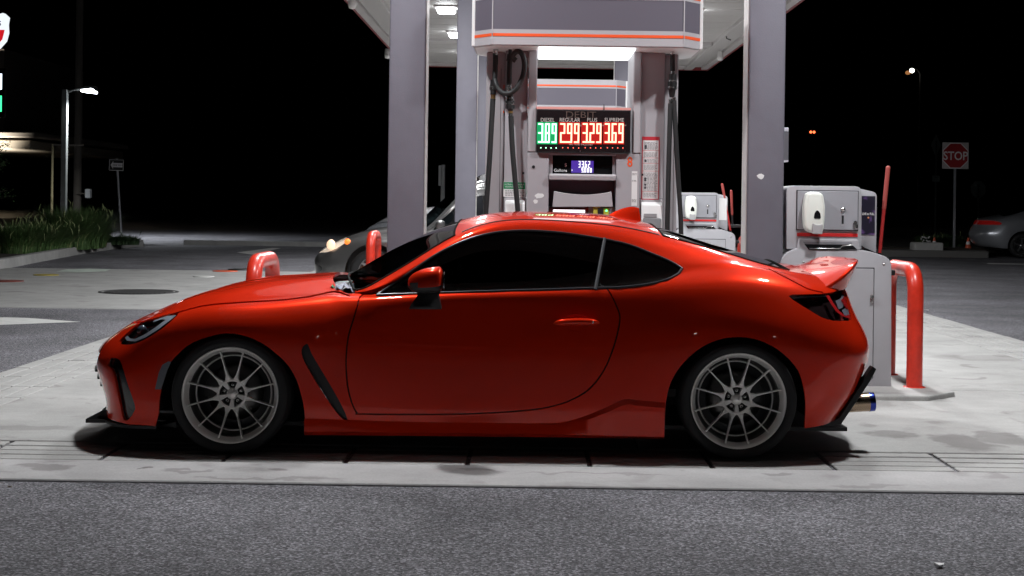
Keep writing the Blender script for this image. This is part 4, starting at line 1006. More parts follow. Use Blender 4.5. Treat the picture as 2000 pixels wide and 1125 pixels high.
NET = {  # ring: one (x, half width, z) per column from nose centre round the side to tail centre
0: [(-.88,0,.145),(-.86,.35,.145),(-.775,.60,.145),(-.60,.755,.142),(-.40,.80,.122),(-.16,.82,.12),(.12,.82,.115),(.38,.81,.10),(.50,.80,.10),(.62,.80,.10),(.95,.80,.10),(1.3,.80,.103),(1.65,.805,.106),(1.97,.82,.11),(2.25,.835,.12),(2.55,.83,.14),(2.82,.82,.155),(3.0,.78,.165),(3.16,.62,.18),(3.27,.36,.19),(3.30,0,.19)],
1: [(-.885,0,.25),(-.865,.36,.25),(-.785,.61,.25),(-.61,.77,.25),(-.41,.825,.25),(-.16,.845,.25),(.12,.845,.25),(.38,.835,.235),(.50,.83,.225),(.62,.825,.22),(.95,.825,.22),(1.3,.825,.22),(1.65,.83,.225),(1.97,.85,.23),(2.25,.862,.25),(2.55,.86,.28),(2.84,.855,.30),(3.04,.81,.31),(3.23,.665,.315),(3.345,.38,.315),(3.38,0,.315)],
2: [(-.905,0,.385),(-.885,.36,.385),(-.80,.605,.39),(-.62,.775,.40),(-.42,.83,.41),(-.16,.858,.43),(.12,.862,.44),(.38,.85,.43),(.50,.842,.42),(.62,.838,.41),(.95,.832,.40),(1.3,.832,.40),(1.65,.838,.41),(1.97,.862,.43),(2.25,.878,.45),(2.55,.885,.47),(2.86,.878,.475),(3.07,.835,.47),(3.275,.70,.47),(3.41,.39,.465),(3.455,0,.465)],
3: [(-.885,0,.475),(-.865,.36,.475),(-.785,.585,.48),(-.61,.755,.50),(-.42,.818,.53),(-.16,.864,.592),(.12,.87,.606),(.38,.856,.585),(.50,.846,.575),(.62,.84,.57),(.95,.833,.565),(1.3,.833,.565),(1.65,.838,.575),(1.97,.862,.595),(2.25,.882,.62),(2.55,.892,.648),(2.85,.884,.63),(3.07,.838,.60),(3.28,.70,.59),(3.405,.39,.60),(3.44,0,.60)],
4: [(-.825,0,.525),(-.805,.35,.53),(-.735,.55,.545),(-.57,.70,.58),(-.41,.785,.635),(-.15,.84,.70),(.12,.852,.716),(.38,.842,.718),(.50,.835,.716),(.62,.828,.714),(.95,.82,.712),(1.3,.818,.712),(1.65,.822,.722),(1.97,.842,.745),(2.25,.862,.775),(2.55,.868,.80),(2.83,.85,.775),(3.03,.80,.745),(3.205,.665,.73),(3.335,.38,.735),(3.37,0,.735)],
5: [(-.72,0,.595),(-.70,.32,.602),(-.635,.50,.62),(-.50,.635,.66),(-.36,.705,.698),(-.15,.735,.752),(.12,.735,.774),(.38,.728,.795),(.50,.735,.80),(.62,.758,.802),(.95,.772,.822),(1.3,.772,.838),(1.65,.772,.853),(1.97,.782,.872),(2.25,.800,.895),(2.55,.800,.908),(2.82,.772,.885),(3.02,.71,.852),(3.16,.60,.85),(3.285,.37,.855),(3.325,0,.855)],
6: [(-.60,0,.652),(-.58,.28,.662),(-.52,.45,.68),(-.40,.57,.71),(-.29,.63,.738),(-.10,.645,.778),(.14,.645,.795),(.39,.655,.808),(.52,.70,.808),(.645,.738,.815),(.96,.748,.85),(1.3,.745,.872),(1.65,.745,.89),(1.97,.745,.912),(2.25,.738,.94),(2.55,.712,.968),(2.80,.685,.945),(2.98,.635,.905),(3.10,.54,.895),(3.21,.32,.90),(3.25,0,.90)],
7: [(-.47,0,.694),(-.45,.24,.712),(-.40,.38,.735),(-.30,.48,.765),(-.19,.54,.785),(-.03,.55,.812),(.17,.555,.822),(.41,.60,.822),(.56,.70,.812),(.71,.722,.838),(.985,.705,.932),(1.3,.69,1.0),(1.65,.685,1.012),(1.97,.69,1.0),(2.25,.70,.985),(2.53,.68,.995),(2.77,.655,.962),(2.95,.60,.925),(3.06,.50,.915),(3.15,.30,.918),(3.19,0,.92)],
8: [(-.33,0,.735),(-.31,.20,.757),(-.26,.31,.785),(-.17,.39,.805),(-.09,.43,.817),(.05,.44,.838),(.22,.445,.846),(.43,.50,.846),(.59,.69,.82),(.80,.706,.868),(1.01,.668,1.005),(1.3,.622,1.135),(1.65,.610,1.150),(1.97,.625,1.105),(2.25,.645,1.045),(2.50,.635,1.02),(2.74,.615,.973),(2.91,.565,.945),(3.01,.46,.935),(3.09,.27,.935),(3.13,0,.937)],
9: [(-.19,0,.787),(-.17,.15,.803),(-.12,.22,.822),(-.03,.27,.84),(.04,.30,.849),(.14,.31,.857),(.28,.32,.866),(.455,.40,.868),(.605,.672,.83),(.725,.682,.882),(.925,.628,.998),(1.25,.548,1.178),(1.63,.535,1.203),(1.98,.535,1.178),(2.22,.535,1.132),(2.47,.535,1.07),(2.69,.53,1.005),(2.87,.50,.962),(2.96,.40,.952),(3.03,.23,.95),(3.07,0,.952)],
10:[(-.04,0,.830),(-.02,.08,.838),(.02,.12,.847),(.10,.15,.857),(.17,.16,.864),(.26,.16,.870),(.355,.165,.877),(.468,.21,.879),(.535,.34,.872),(.70,.32,.978),(.93,.30,1.100),(1.26,.30,1.220),(1.63,.30,1.238),(1.97,.30,1.222),(2.2,.30,1.172),(2.45,.30,1.100),(2.67,.30,1.033),(2.86,.28,.982),(2.93,.22,.970),(2.98,.12,.965),(3.01,0,.965)],
11:[(.10,0,.851),(.12,0,.854),(.16,0,.858),(.22,0,.864),(.28,0,.869),(.345,0,.875),(.41,0,.880),(.472,0,.884),(.508,0,.885),(.69,0,.990),(.93,0,1.115),(1.27,0,1.230),(1.63,0,1.248),(1.97,0,1.234),(2.2,0,1.186),(2.45,0,1.112),(2.66,0,1.050),(2.85,0,.998),(2.91,0,.982),(2.95,0,.974),(2.98,0,.970)],
}
def tune_net(P):
    for c, d3, d4 in ((5, .004, -.014), (6, .006, -.018), (7, .006, -.018), (8, .004, -.012), (9, .002, -.006), (14, .003, -.008), (15, .005, -.014), (16, .005, -.014), (17, .003, -.008)):
        P[c, 3, 1] += d3; P[c, 4, 1] += d4
    for c, k in ((9, .8), (10, 1), (11, 1), (12, 1), (13, .8), (14, .3)): P[c, 5, 1] += .031 * k; P[c, 5, 2] -= .015 * k; P[c, 6, 2] -= .010 * k
    for r, k in ((0, 1), (1, 1), (2, 1), (3, 1), (4, .75), (5, .55), (6, .35), (7, .2)):
        for c, d in ((0, .03), (1, .068), (2, .072), (3, .022)): P[c, r, 0] += d * k
    for c, d in ((0, .035), (1, .035), (2, .02)): P[c, 1, 0] += d; P[c, 0, 0] += d * .8
    for r in (0, 1, 2, 3):
        for c, d in ((20, -.045), (19, -.06), (18, -.025)): P[c, r, 0] += d
    for r, k in ((4, 1.1), (5, 1), (6, .6)):
        for c, d in ((20, -.045), (19, -.052), (18, -.02)): P[c, r, 0] += d * k
    for c, k in ((5, .7), (6, 1), (7, 1), (8, .6)): P[c, 5, 1] += .030 * k; P[c, 5, 2] -= .008 * k; P[c, 6, 1] += .014 * k
def red_coupe():
    root = empty('sports_car', (OX, OY, 0.0), 'glossy red two door coupe with thin spoke silver wheels in front of the pump', 'car', rz=TH)
    P = np.array([NET[k] for k in range(12)], float).transpose(1, 0, 2)
    tune_net(P)
    us = np.unique(np.concatenate([np.linspace(0, 20, 20 * 11 + 1), [8.0, 10.62, 14.0, 17.3]])); vs = np.unique(np.concatenate([np.linspace(0, 11, 11 * 9 + 1)]))
    Q, N = surface(P, us, vs)
    Qf = Q.reshape(-1, 3); UV = np.array([(u, v) for u in us for v in vs]); Nf = N.reshape(-1, 3)
    side = UV[:, 1] <= 8.9; QS = Qf[side]; NS = Nf[side]
    def w_at(x, z, off=0.0):
        d = (QS[:, 0] - x) ** 2 + (QS[:, 2] - z) ** 2; k = np.argsort(d)[:4]; wt = 1 / (d[k] + 1e-7); wt /= wt.sum()
        return float((QS[k, 1] * wt).sum()), (NS[k] * wt[:, None]).sum(0)
    def on(x, z, off=0.0):
        w, n = w_at(x, z); return Vector((x + n[0] * off, -(w + n[1] * off), z + n[2] * off))
    bm = to_bm(Q, N, us, vs); C = Cutter(bm); lu = bm.verts.layers.float['u']; lv = bm.verts.layers.float['v']
    def uvc(f):
        n = len(f.verts); return sum(v[lu] for v in f.verts) / n, sum(v[lv] for v in f.verts) / n
    sidef = lambda f: uvc(f)[1] < 9.0
    # wheel arches
    archF = smooth_poly([(.378, -.1), (.375, .18), (.358, .30), (.318, .415), (.250, .50), (.155, .572), (.05, .611), (-.055, .613), (-.195, .566), (-.278, .497), (-.322, .437), (-.352, .335), (-.368, .20), (-.368, -.1)], 3)
    archR = smooth_poly([(2.203, -.1), (2.206, .18), (2.216, .33), (2.25, .43), (2.312, .515), (2.395, .583), (2.488, .622), (2.584, .632), (2.68, .616), (2.772, .571), (2.846, .507), (2.892, .442), (2.92, .345), (2.93, .26), (2.932, .15), (2.932, -.1)], 3)
    low = lambda f: f.calc_center_median().z < .68
    for ap in (archF, archR):
        ap = [p for p in ap if p[1] > -.09]
        C.cut(ap, filt=low); C.remove(C.faces_in(ap, low))
    # cowl: behind the hood edge, in plan view
    C.axes('xy')
    hood_edge = smooth_poly([(.435, .005), (.437, -.15), (.447, -.30), (.470, -.45), (.505, -.57), (.545, -.655), (.575, -.70)], 3, False)
    cowl = hood_edge + [(.625, -.70), (.62, -.66), (.585, -.52), (.545, -.34), (.522, -.15), (.515, .005)]
    top = lambda f: uvc(f)[1] > 5.6 and uvc(f)[0] < 11
    C.cut(cowl, filt=top); cf = C.faces_in(cowl, top); C.remove(cf)
    C.axes('xz')
    # shut lines
    def gap(pts, w, closed, filt):
        qs, L, Rr = buffer_line(pts, w, closed); C.cut(L, closed, filt); C.cut(Rr, closed, filt)
        if not closed:
            pass
        for q in qs:
            C.remove(C.faces_in(q, filt))
    door_px = [(738, 576), (704, 578), (697, 598), (690, 624), (681, 655), (677, 690), (676.5, 725), (681, 765), (690, 795), (697, 806), (708, 809.5), (860, 810), (960, 807), (1040, 800.5), (1085, 792), (1120, 779), (1152, 758), (1178, 724), (1195, 685), (1206, 648), (1210.5, 620), (1206, 602), (1194, 576), (1183, 560)]
    door_line = smooth_poly(cpl(door_px, .835), 3, False)
    gap(door_line, .0075, False, sidef)
    hood_px = [(350, 612), (398, 596.5), (470, 589.5), (550, 585), (610, 578), (650, 571)]
    hood_line = smooth_poly([(-.72, .600), (-.66, .615), (-.56, .637), (-.45, .664), (-.36, .689)] + cpl(hood_px[1:], .70) + [(.585, .805)], 3, False)
    hoodf = lambda f: 3.5 < uvc(f)[1] < 9 and uvc(f)[0] < 9.5
    gap(hood_line, .007, False, hoodf)
    trunk_px = [(1500, 524), (1511, 531), (1530, 541), (1552, 553), (1572, 562.5), (1600, 569)]
    trunk_line = smooth_poly(cpl(trunk_px, .60), 3, False)
    trf = lambda f: uvc(f)[0] > 15 and 4 < uvc(f)[1] < 10
    gap(trunk_line, .007, False, trf)
    # lamp and vent openings
    head = smooth_poly(cpl([(351, 611), (345, 620), (328, 636), (300, 655), (272, 668), (246, 673), (227, 671), (231, 662), (250, 644), (268, 632), (300, 622), (330, 613.5)], .73), 2)
    tail = smooth_poly(cpl([(1537, 577), (1560, 574.5), (1600, 575), (1640, 573), (1667, 571), (1672, 600), (1671, 627), (1650, 627), (1625, 625.5), (1600, 618), (1580, 606), (1560, 594)], .76), 2)
    vent = smooth_poly(cpl([(602, 672), (609, 690), (627, 722), (646, 755), (665, 790), (678, 822), (668, 820), (648, 796), (625, 760), (605, 726), (592, 700), (590, 682), (596, 673)], .85), 2)
    bump = smooth_poly(cpl([(211, 699), (236, 698), (247, 709), (260, 745), (274, 785), (272, 798), (260, 814), (248, 816), (243, 792), (233, 745), (226, 724), (218, 716), (210, 713)], .70), 2)
    frontf = lambda f: uvc(f)[0] < 6 and uvc(f)[1] < 6.5
    for poly, filt in ((head, frontf), (tail, lambda f: uvc(f)[0] > 14 and uvc(f)[1] < 6.4), (vent, lambda f: uvc(f)[1] < 6 and 5 < uvc(f)[0] < 12), (bump, frontf)): C.cut(poly, True, filt)
    # glass openings on the side
    win_px = [(736, 576.5), (765, 556.5), (800, 532.5), (840, 504.5), (880, 482), (920, 465.5), (960, 455.5), (1000, 451), (1040, 450.5), (1080, 453), (1120, 457.5), (1175, 466.5), (1190, 469), (1230, 478.5), (1270, 494), (1310, 511), (1332, 524.5), (1326, 534), (1302, 547), (1262, 556), (1205, 562), (1165, 563), (1090, 565.5), (1000, 568), (872, 572)]
    wz = []
    for a, b in win_px:
        w = .70
        for _ in range(4):
            x, z = cpx(a, b, w); w = w_at(x, z)[0]
        wz.append((x, z))
    wpoly = wz
    C.cut(wpoly, True, sidef)
    div = []
    for a, b in ((1181, 466), (1163, 566)):
        w = .70
        for _ in range(4): x, z = cpx(a, b, w); w = w_at(x, z)[0]
        div.append((x, z))
    qs, L, Rr = buffer_line(div, .022); C.cut(L, False, sidef); C.cut(Rr, False, sidef)
    # skirts and black lower trims by height
    # ---- assign faces
    door_poly = door_line + [wpoly[20]] + [(1.9, .90), (.74, .835)]
    body = bm
    groups = {k: [] for k in ('body', 'hood', 'door', 'front_side_window', 'quarter_window', 'divider', 'windshield', 'rear_window', 'trunk_lid', 'headlight', 'taillight', 'fender_vent', 'bumper_vent', 'grille', 'bumper_lower')}
    hood_top = lambda x: np.interp(x, [p[0] for p in hood_line], [p[1] for p in hood_line])
    tr_line = lambda x: np.interp(x, [p[0] for p in trunk_line], [p[1] for p in trunk_line])
    # the door's own region: closed by the window's lower edge
    low_edge = sorted([p for p in wpoly if p[1] < .90 and p[0] < 2.0], key=lambda p: p[0])
    low_edge = [p for i, p in enumerate(wpoly) if i in (24, 23, 22, 21, 0)]
    dpoly = door_line[:] + [(door_line[-1][0], door_line[-1][1] + .01), (1.9, .905), (1.5, .88), (1.1, .86), (.80, .845)]
    for f in bm.faces:
        c = f.calc_center_median(); u, v = uvc(f); k = 'body'
        if 8.0 <= u <= 10.62 and v > 9.0: k = 'windshield'
        elif 14.0 <= u <= 17.3 and v > 9.0: k = 'rear_window'
        elif v < 9.0 and inside(wpoly, c.x, c.z) and c.x > .6:
            k = 'divider' if inside(qs[0], c.x, c.z) else ('front_side_window' if c.x < (div[0][0] + div[1][0]) / 2 + (c.z - (div[0][1] + div[1][1]) / 2) * (div[0][0] - div[1][0]) / (div[0][1] - div[1][1]) else 'quarter_window')
        elif u > 16 and v > 4.6 and ((c.x > trunk_line[0][0] and c.z > tr_line(c.x) and c.x < trunk_line[-1][0]) or (c.x >= trunk_line[-1][0] and v > 5.05) or (u > 17.3 and v > 8)) and not inside(tail, c.x, c.z): k = 'trunk_lid'
        elif frontf(f) and inside(head, c.x, c.z): k = 'headlight'
        elif u > 14 and v < 6.4 and inside(tail, c.x, c.z): k = 'taillight'
        elif inside(vent, c.x, c.z) and v < 6: k = 'fender_vent'
        elif frontf(f) and inside(bump, c.x, c.z): k = 'bumper_vent'
        elif u < 2.3 and .17 < c.z < .47 and abs(c.y) < .50: k = 'grille'
        elif u < 9.6 and v > 3.6 and -.72 < c.x < .60 and c.z > hood_top(c.x) - (.0 if c.x > -.6 else .0) and (c.x > -.715): k = 'hood'
        elif v < 7.6 and inside(dpoly, c.x, c.z) and not inside(wpoly, c.x, c.z): k = 'door'
        elif u > 16 and v < 2.6 and c.x > 2.98 and c.z < .165 + (c.x - 3.150) * 1.66: k = 'bumper_lower'
        groups[k].append(f)
    G = lambda k, name, m, mir, **kw: part_from_faces(bm, groups[k], name, m, root, mir, **kw)
    G('body', 'body', RED, 'join', rim=.014)
    G('hood', 'hood', RED, 'join', rim=.014); G('trunk_lid', 'trunk_lid', RED, 'join', rim=.014)
    G('windshield', 'windshield', WGLASS, 'join', rim=0, offset=-.003); G('rear_window', 'rear_window', RGLASS, 'join', rim=0, offset=-.003)
    dnear = G('door', 'door', RED, None, rim=.014); G('door', 'door', RED, 'far', rim=.014)
    for k, nm in (('front_side_window', 'door_window'), ('quarter_window', 'quarter_window')):
        for mir in (None, 'far'): G(k, nm, GLASS, mir, rim=.004, offset=-.006)
    for mir in (None, 'far'):
        G('divider', 'window_divider', BLACKG, mir, rim=.004, offset=-.002)
        G('headlight', 'headlight', LENSC, mir, rim=.004, offset=0); G('headlight', 'headlight_bowl', BLACKG, mir, rim=0, offset=-.030)
        G('taillight', 'taillight', LENSC, mir, rim=.004, offset=0); G('taillight', 'taillight_bowl', mat('lamp_bowl_dark', (.018, .008, .009), .25), mir, rim=0, offset=-.035)
        G('fender_vent', 'fender_vent', BLACKP, mir, rim=0, offset=-.022); G('bumper_vent', 'bumper_vent', BLACKG, mir, rim=0, offset=-.02)
    G('grille', 'grille', BLACKP, 'join', rim=0, offset=-.04); G('bumper_lower', 'rear_diffuser', BLACKP, 'join', rim=.01, offset=-.004)
    bm.free()
    # ---- dark liner under the shut lines, wheel wells and floor
    vv = [i for i, v in enumerate(vs) if v <= 6.0]; uu = list(range(0, len(us), 2)); vv = vv[::2]
    Lm = MB(); vsx = []; 
    for sgn in (1, -1):
        base = [Vector((Q[i, j, 0] - N[i, j, 0] * .03, -sgn * (max(Q[i, j, 1] - .03 * N[i, j, 1], 0)), Q[i, j, 2] - N[i, j, 2] * .03)) for i in uu for j in vv]; fs = []
        for a in range(len(uu) - 1):
            for b in range(len(vv) - 1):
                q = [a * len(vv) + b, (a + 1) * len(vv) + b, (a + 1) * len(vv) + b + 1, a * len(vv) + b + 1]; c = sum((base[i] for i in q), Vector()) / 4
                if any(inside(ap, base[i].x, base[i].z) for ap in (archF, archR) for i in q): continue
                if c.x > .38 and c.z > .80 and c.x < .66: continue
                if any(inside(pp, base[i].x, base[i].z) for pp in (vent, bump, head, tail) for i in q): continue
                fs.append(q)
        Lm.add(base, fs)
    Lm.build('body_liner', BLACKP, root, recalc=False)
    fl = MB().box(-.80, 3.2, -.60, .60, .115, .135); fl.box(.40, 2.18, -.775, .775, .105, .13).build('underbody', BLACKP, root)
    for xc in (0.0, 2.58):
        for sg in (-1, 1):
            wl = MB().lathe([(.40, 0), (.40, .30), (0, .30)], 40, 0, 'y', (xc, sg * .76 if sg < 0 else .46, .30), a0=-.25, a1=PI + .25)
            if sg > 0: wl = MB().lathe([(.40, .30), (.40, 0), (0, 0)], 40, 0, 'y', (xc, .46, .30), a0=-.25, a1=PI + .25)
            wl.build('wheel_well', BLACKP, root, recalc=False)
    # ---- window mouldings
    def moulding(pts, r, name, m, off=.001, closed=False):
        for mir in (1, -1):
            pp = []
            for x, z in pts: q = on(x, z, off); pp.append((q.x, q.y * mir, q.z))
            MB().tube(pp, r, 8, closed=closed).build(name, m, root)
    top_m = smooth_poly(wpoly[0:17], 3, False); bot_m = smooth_poly(wpoly[17:] + [wpoly[0]], 3, False)
    moulding(top_m, .0065, 'window_moulding', mat('moulding_satin', (.035, .037, .042), .28), .001)
    moulding([wpoly[16]] + bot_m, .0075, 'belt_moulding', MATS['moulding_satin'], .001)
    d_in = buffer_line(div, .03)[0][0]
    moulding([div[0], div[1]], .009, 'divider_trim', mat('divider_grey', (.06, .065, .07), .35), .003)
    # roof ditch line along the near and far roof edge
    ditch = [(Q[i, np.argmin(abs(vs - 9.0))]) for i in range(len(us)) if 10.7 <= us[i] <= 13.95]
    for mir in (-1, 1): MB().tube([(p[0], mir * p[1], p[2] + .0) for p in ditch], .0045, 6).build('roof_ditch', BLACKP, root)
    for u0, u1, nm in ((8.0, 10.62, 'windshield_seal'), (14.0, 17.3, 'rear_glass_seal')):
        pts = [Q[i, np.argmin(abs(vs - 9.0))] for i in range(len(us)) if u0 <= us[i] <= u1]
        for mir in (-1, 1): MB().tube([(p[0], mir * p[1], p[2]) for p in pts], .006, 6).build(nm, SEAL, root)
        for ue in (u0, u1):
            i = int(np.argmin(abs(us - ue))); row = [Q[i, j] for j in range(len(vs)) if vs[j] >= 9.0]; row = [(p[0], -p[1], p[2]) for p in row] + [(p[0], p[1], p[2]) for p in row[::-1]][1:]
            MB().tube(row, .006, 6).build(nm, SEAL, root)
    # ---- cowl tray with a crumpled cloth
    cw = [(x, -y, .0) for x, y in cowl]
    n = len(cowl); tray = [(x, y, .812 - .03 * abs(y)) for x, y in cowl] ; both = tray[:len(hood_edge)][::-1]
    ctm = MB()
    a_ = [(p[0] - .01, p[1], .835 - .06 * abs(p[1]) ** 1.5) for p in hood_edge]; b_ = smooth_poly([(.53, .005), (.535, -.15), (.56, -.34), (.60, -.52), (.635, -.66), (.64, -.70)], 3, False)
    b_ = [(p[0], p[1], .842 - .06 * abs(p[1]) ** 1.5) for p in b_]
    for sg in (1, -1):
        vs_ = [(x, y * sg, z) for x, y, z in a_] + [(x, y * sg, z) for x, y, z in b_]; k = len(a_); k2 = len(b_); m_ = min(k, k2)
        ctm.add(vs_, [(i, i + 1, k + i + 1, k + i) for i in range(m_ - 1)], 0, True)
    ctm.build('cowl_tray', mat('cowl_black', (.02, .021, .022), .5), root, recalc=False)
    for sg in (1, -1): MB().tube([(.52, sg * .1, .862), (.60, sg * .36, .858), (.64, sg * .52, .855)], .008, 6).build('wiper_arm', BLACKP, root)
    # ---- sub-assemblies on the nose
    for z in (.372, .333, .295):
        k = {.372: .0, .333: .014, .295: .030}[z]
        arc = [(-.868 + k + .075 * (t / .46) ** 2, t) for t in np.linspace(-.46, .46, 15)]
        MB().prism([(x, y) for x, y in arc] + [(x + .06, y) for x, y in arc[::-1]], z - .006, z + .006, 'z').build('grille_slat', mat('slat_black', (.018, .019, .022), .35), root)
    lip = [(-.785, 0), (-.79, -.20), (-.752, -.42), (-.685, -.61), (-.61, -.73), (-.52, -.79), (-.385, -.805)]
    ls = smooth_poly(lip, 4, False)
    for sg in (1,):
        pl = [(x - .04 * max(0, 1 - abs(y) / .8), y) for x, y in ls]; full = pl + [(x, -y) for x, y in pl[::-1][:-1]] ; inner = [(x + .09, y * .93) for x, y in full]
        m_ = len(full); vs_ = []
        for (x, y), (xi, yi) in zip(full, inner):
            zz = .118 + .014 * max(0, (abs(y) - .2) / .6) * 0; vs_ += [(x, y, zz), (x + .004, y, zz + .016), (xi, yi, zz + .03), (xi, yi, zz)]
        fs_ = []
        for i in range(m_ - 1):
            for j in range(4): fs_.append((i * 4 + j, i * 4 + (j + 1) % 4, i * 4 + 4 + (j + 1) % 4, i * 4 + 4 + j))
        MB().add(vs_, fs_).build('front_splitter', BLACKP, root)
    fin = MB().prism([(-.76, .13), (-.69, .13), (-.69, .195)], -.545, -.535, 'y').build('splitter_fin', BLACKP, root)
    # side marker by the front arch
    mk = [cpx(*p, .83) for p in ((331, 705), (337, 706), (329, 722), (316, 760), (304, 760), (312, 727), (319, 712))]
    pts = [on(x, z, .002) for x, z in mk]; ctr = sum(pts, Vector()) / len(pts); nrm_ = Vector((-.45, -.9, .05)).normalized()
    MB().add([p for p in pts] + [p - nrm_ * -.003 for p in pts], [tuple(range(len(pts), 2 * len(pts)))] + [(i, (i + 1) % len(pts), len(pts) + (i + 1) % len(pts), len(pts) + i) for i in range(len(pts))]).build('side_marker', mat('marker_grey', (.16, .17, .19), .25, coat=.5), root)
    # headlight internals: C-shaped light guide and projector
    def surf_strip(px_outer, px_inner, w, off, name, m):
        A = [on(*cpx(*p, w), off) for p in px_outer]; Bq = [on(*cpx(*p, w), off) for p in px_inner]; k = len(A)
        MB().add(A + Bq, [(i, i + 1, k + i + 1, k + i) for i in range(k - 1)], 0, True).build(name, m, root)
    DRL = mat('light_guide', (.36, .37, .41), .3, coat=.4)
    surf_strip([(238, 661), (246, 665), (268, 665), (290, 656), (315, 640), (338, 622), (346, 614)], [(243, 657), (252, 660.5), (266, 660.5), (287, 651), (308, 637), (326, 623), (320, 622)], .73, -.0025, 'light_guide', DRL)
    surf_strip([(346, 614), (328, 616), (300, 625)], [(326, 622), (316, 622.5), (298, 628.5)], .73, -.0023, 'light_guide', DRL)
    q = on(*cpx(270, 641, .73), -.02); MB().lathe([(0, -.02), (.02, -.015), (.028, 0)], 20, 0, 'y', q).build('projector_lens', mat('projector', (.05, .06, .08), .05, coat=1.0), root)
    # taillight internals
    TR = mat('tail_red', (.62, .02, .022), .2, coat=1.0); TC = mat('tail_clear', (.42, .41, .48), .2, metal=.5)
    surf_strip([(1617, 578), (1624, 592), (1634, 608), (1648, 618), (1668, 624)], [(1624, 577), (1631, 592), (1640, 605), (1651, 614), (1668, 617)], .74, -.0025, 'red_strip', TR)
    surf_strip([(1636, 588), (1650, 585), (1667, 577)], [(1640, 604), (1651, 602), (1667, 590)], .72, -.0035, 'reflector', TC)
    surf_strip([(1648, 606), (1656, 604), (1668, 603)], [(1652, 616), (1660, 617), (1668, 617)], .72, -.0032, 'reflector', TC)
    surf_strip([(1651, 588), (1656, 586), (1668, 581)], [(1662, 606), (1665, 606), (1669, 606)], .72, -.0022, 'red_strip', TR)
    surf_strip([(1539, 577), (1580, 575.5), (1618, 576)], [(1548, 583), (1582, 580), (1619, 580)], .77, -.004, 'lamp_trim', BLACKG)
    # ---- mirrors
    mz = cpx(838, 546, .95); my = -.955
    def mirror_mesh(sg):
        vs_ = []; fs_ = []; nu, nv = 20, 16
        a, bq, c = .105, .085, .066
        for i in range(nu + 1):
            th = PI * i / nu
            for j in range(nv):
                ph = 2 * PI * j / nv; ex = lambda v, e: math.copysign(abs(v) ** e, v)
                X = ex(math.cos(th), .9); r_ = math.sin(th) ** .75; Y = r_ * ex(math.cos(ph), .8); Z = r_ * ex(math.sin(ph), .8)
                x = -a * X
                if x > .055: x = .055 + (x - .055) * .35
                fr = (x + a) / (2 * a); z = Z * c * (.86 + .22 * min(1, fr * 1.25)) + (.008 * fr) - (0.018 * (1 - fr)); vs_.append((x, Y * bq * (.6 + .4 * min(1, fr * 1.4)), z))
        for i in range(nu):
            for j in range(nv): fs_.append((i * nv + j, i * nv + (j + 1) % nv, (i + 1) * nv + (j + 1) % nv, (i + 1) * nv + j))
        return vs_, fs_
    for sg in (-1, 1):
        vs_, fs_ = mirror_mesh(sg); hi = []; lo = []
        for f in fs_:
            zc = sum(vs_[i][2] for i in f) / 4; (hi if zc > -.024 else lo).append(f)
        cap = MB().add(vs_, hi, 0, True).build('side_mirror', RED, root); cap.location = (mz[0], sg * .955, mz[1])
        MB().add(vs_, lo, 0, True).build('mirror_housing', BLACKP, cap)
        b0 = cpx(824, 570, .93); 
        z0 = cpx(838, 601, .86)[1] - mz[1]; z1 = -.035
        st = [(-.085, .075, z0, .10), (-.078, .07, z0 + .02, .10), (-.045, .06, (z0 + z1) / 2 + .01, .065), (-.05, .085, z1 + .01, .045)]
        vs2 = []; 
        for x0, x1, z, dpt in st:
            inn = -sg * .09; vs2 += [(x0, sg * .02 - sg * .0, z), (x1, sg * .02, z), (x1, inn - sg * .05, z), (x0, inn - sg * .05, z)]
        fs2 = []
        for i in range(len(st) - 1):
            for j in range(4): fs2.append((i * 4 + j, i * 4 + (j + 1) % 4, i * 4 + 4 + (j + 1) % 4, i * 4 + 4 + j))
        fs2 += [(0, 1, 2, 3), tuple(range(len(vs2) - 4, len(vs2)))]
        MB().add([(x - .012, y * .75, z) for x, y, z in vs2], fs2, 0, True).build('mirror_foot', BLACKP, cap)
        MB().prism(rounded([(-.06, -.05), (.06, -.045), (.06, .045), (-.06, .04)], .03), .076, .079, 'x').build('mirror_glass', CHROME, cap)
    # ---- door handle in its dish, lock
    hz0, hz1 = cpx(1083, 631, .84), cpx(1169, 630, .84); hm = cpx(1126, 630, .84)
    for sg in (-1, 1):
        q = on(*hm, 0); dish = MB()
        ds = [on(*cpx(a, b, .84), .0012) for a, b in smooth_poly([(1102, 622), (1112, 616), (1126, 613.5), (1140, 616), (1148, 622), (1150, 630), (1147, 640), (1136, 647), (1122, 648), (1108, 643), (1101, 634)], 2)]
        cc = on(*cpx(1126, 631, .84), -.012)
        k = len(ds); dish.add([(p.x, p.y * -sg if sg > 0 else p.y, p.z) for p in ds] + [(cc.x, cc.y * -sg if sg > 0 else cc.y, cc.z)], [(i, (i + 1) % k, k) for i in range(k)], 0, True)
        dish.build('handle_dish', RED, root)
        pts = []; rs = []
        for i in range(13):
            u = i / 12; px = 1083 + (1169 - 1083) * u; py = 631.5 - 1.5 * u - 2.0 * math.sin(PI * u); o_ = on(*cpx(px, py, .84), .004 + .026 * math.sin(PI * min(1, max(0, u))) ** .5)
            pts.append((o_.x, o_.y if sg < 0 else -o_.y, o_.z)); rs.append(.006 + .0105 * (min(u, 1 - u) * 6 if min(u, 1 - u) < 1 / 6 else 1) ** .5)
        h = MB().tube(pts, rs, 12).build('door_handle', RED, root)
        o_ = on(*cpx(1158, 630, .84), .034); MB().lathe([(0, -.002), (.006, -.0015), (.008, .003)], 12, 0, 'y', (o_.x, o_.y if sg < 0 else -o_.y, o_.z)).build('key_hole', STEEL, root)
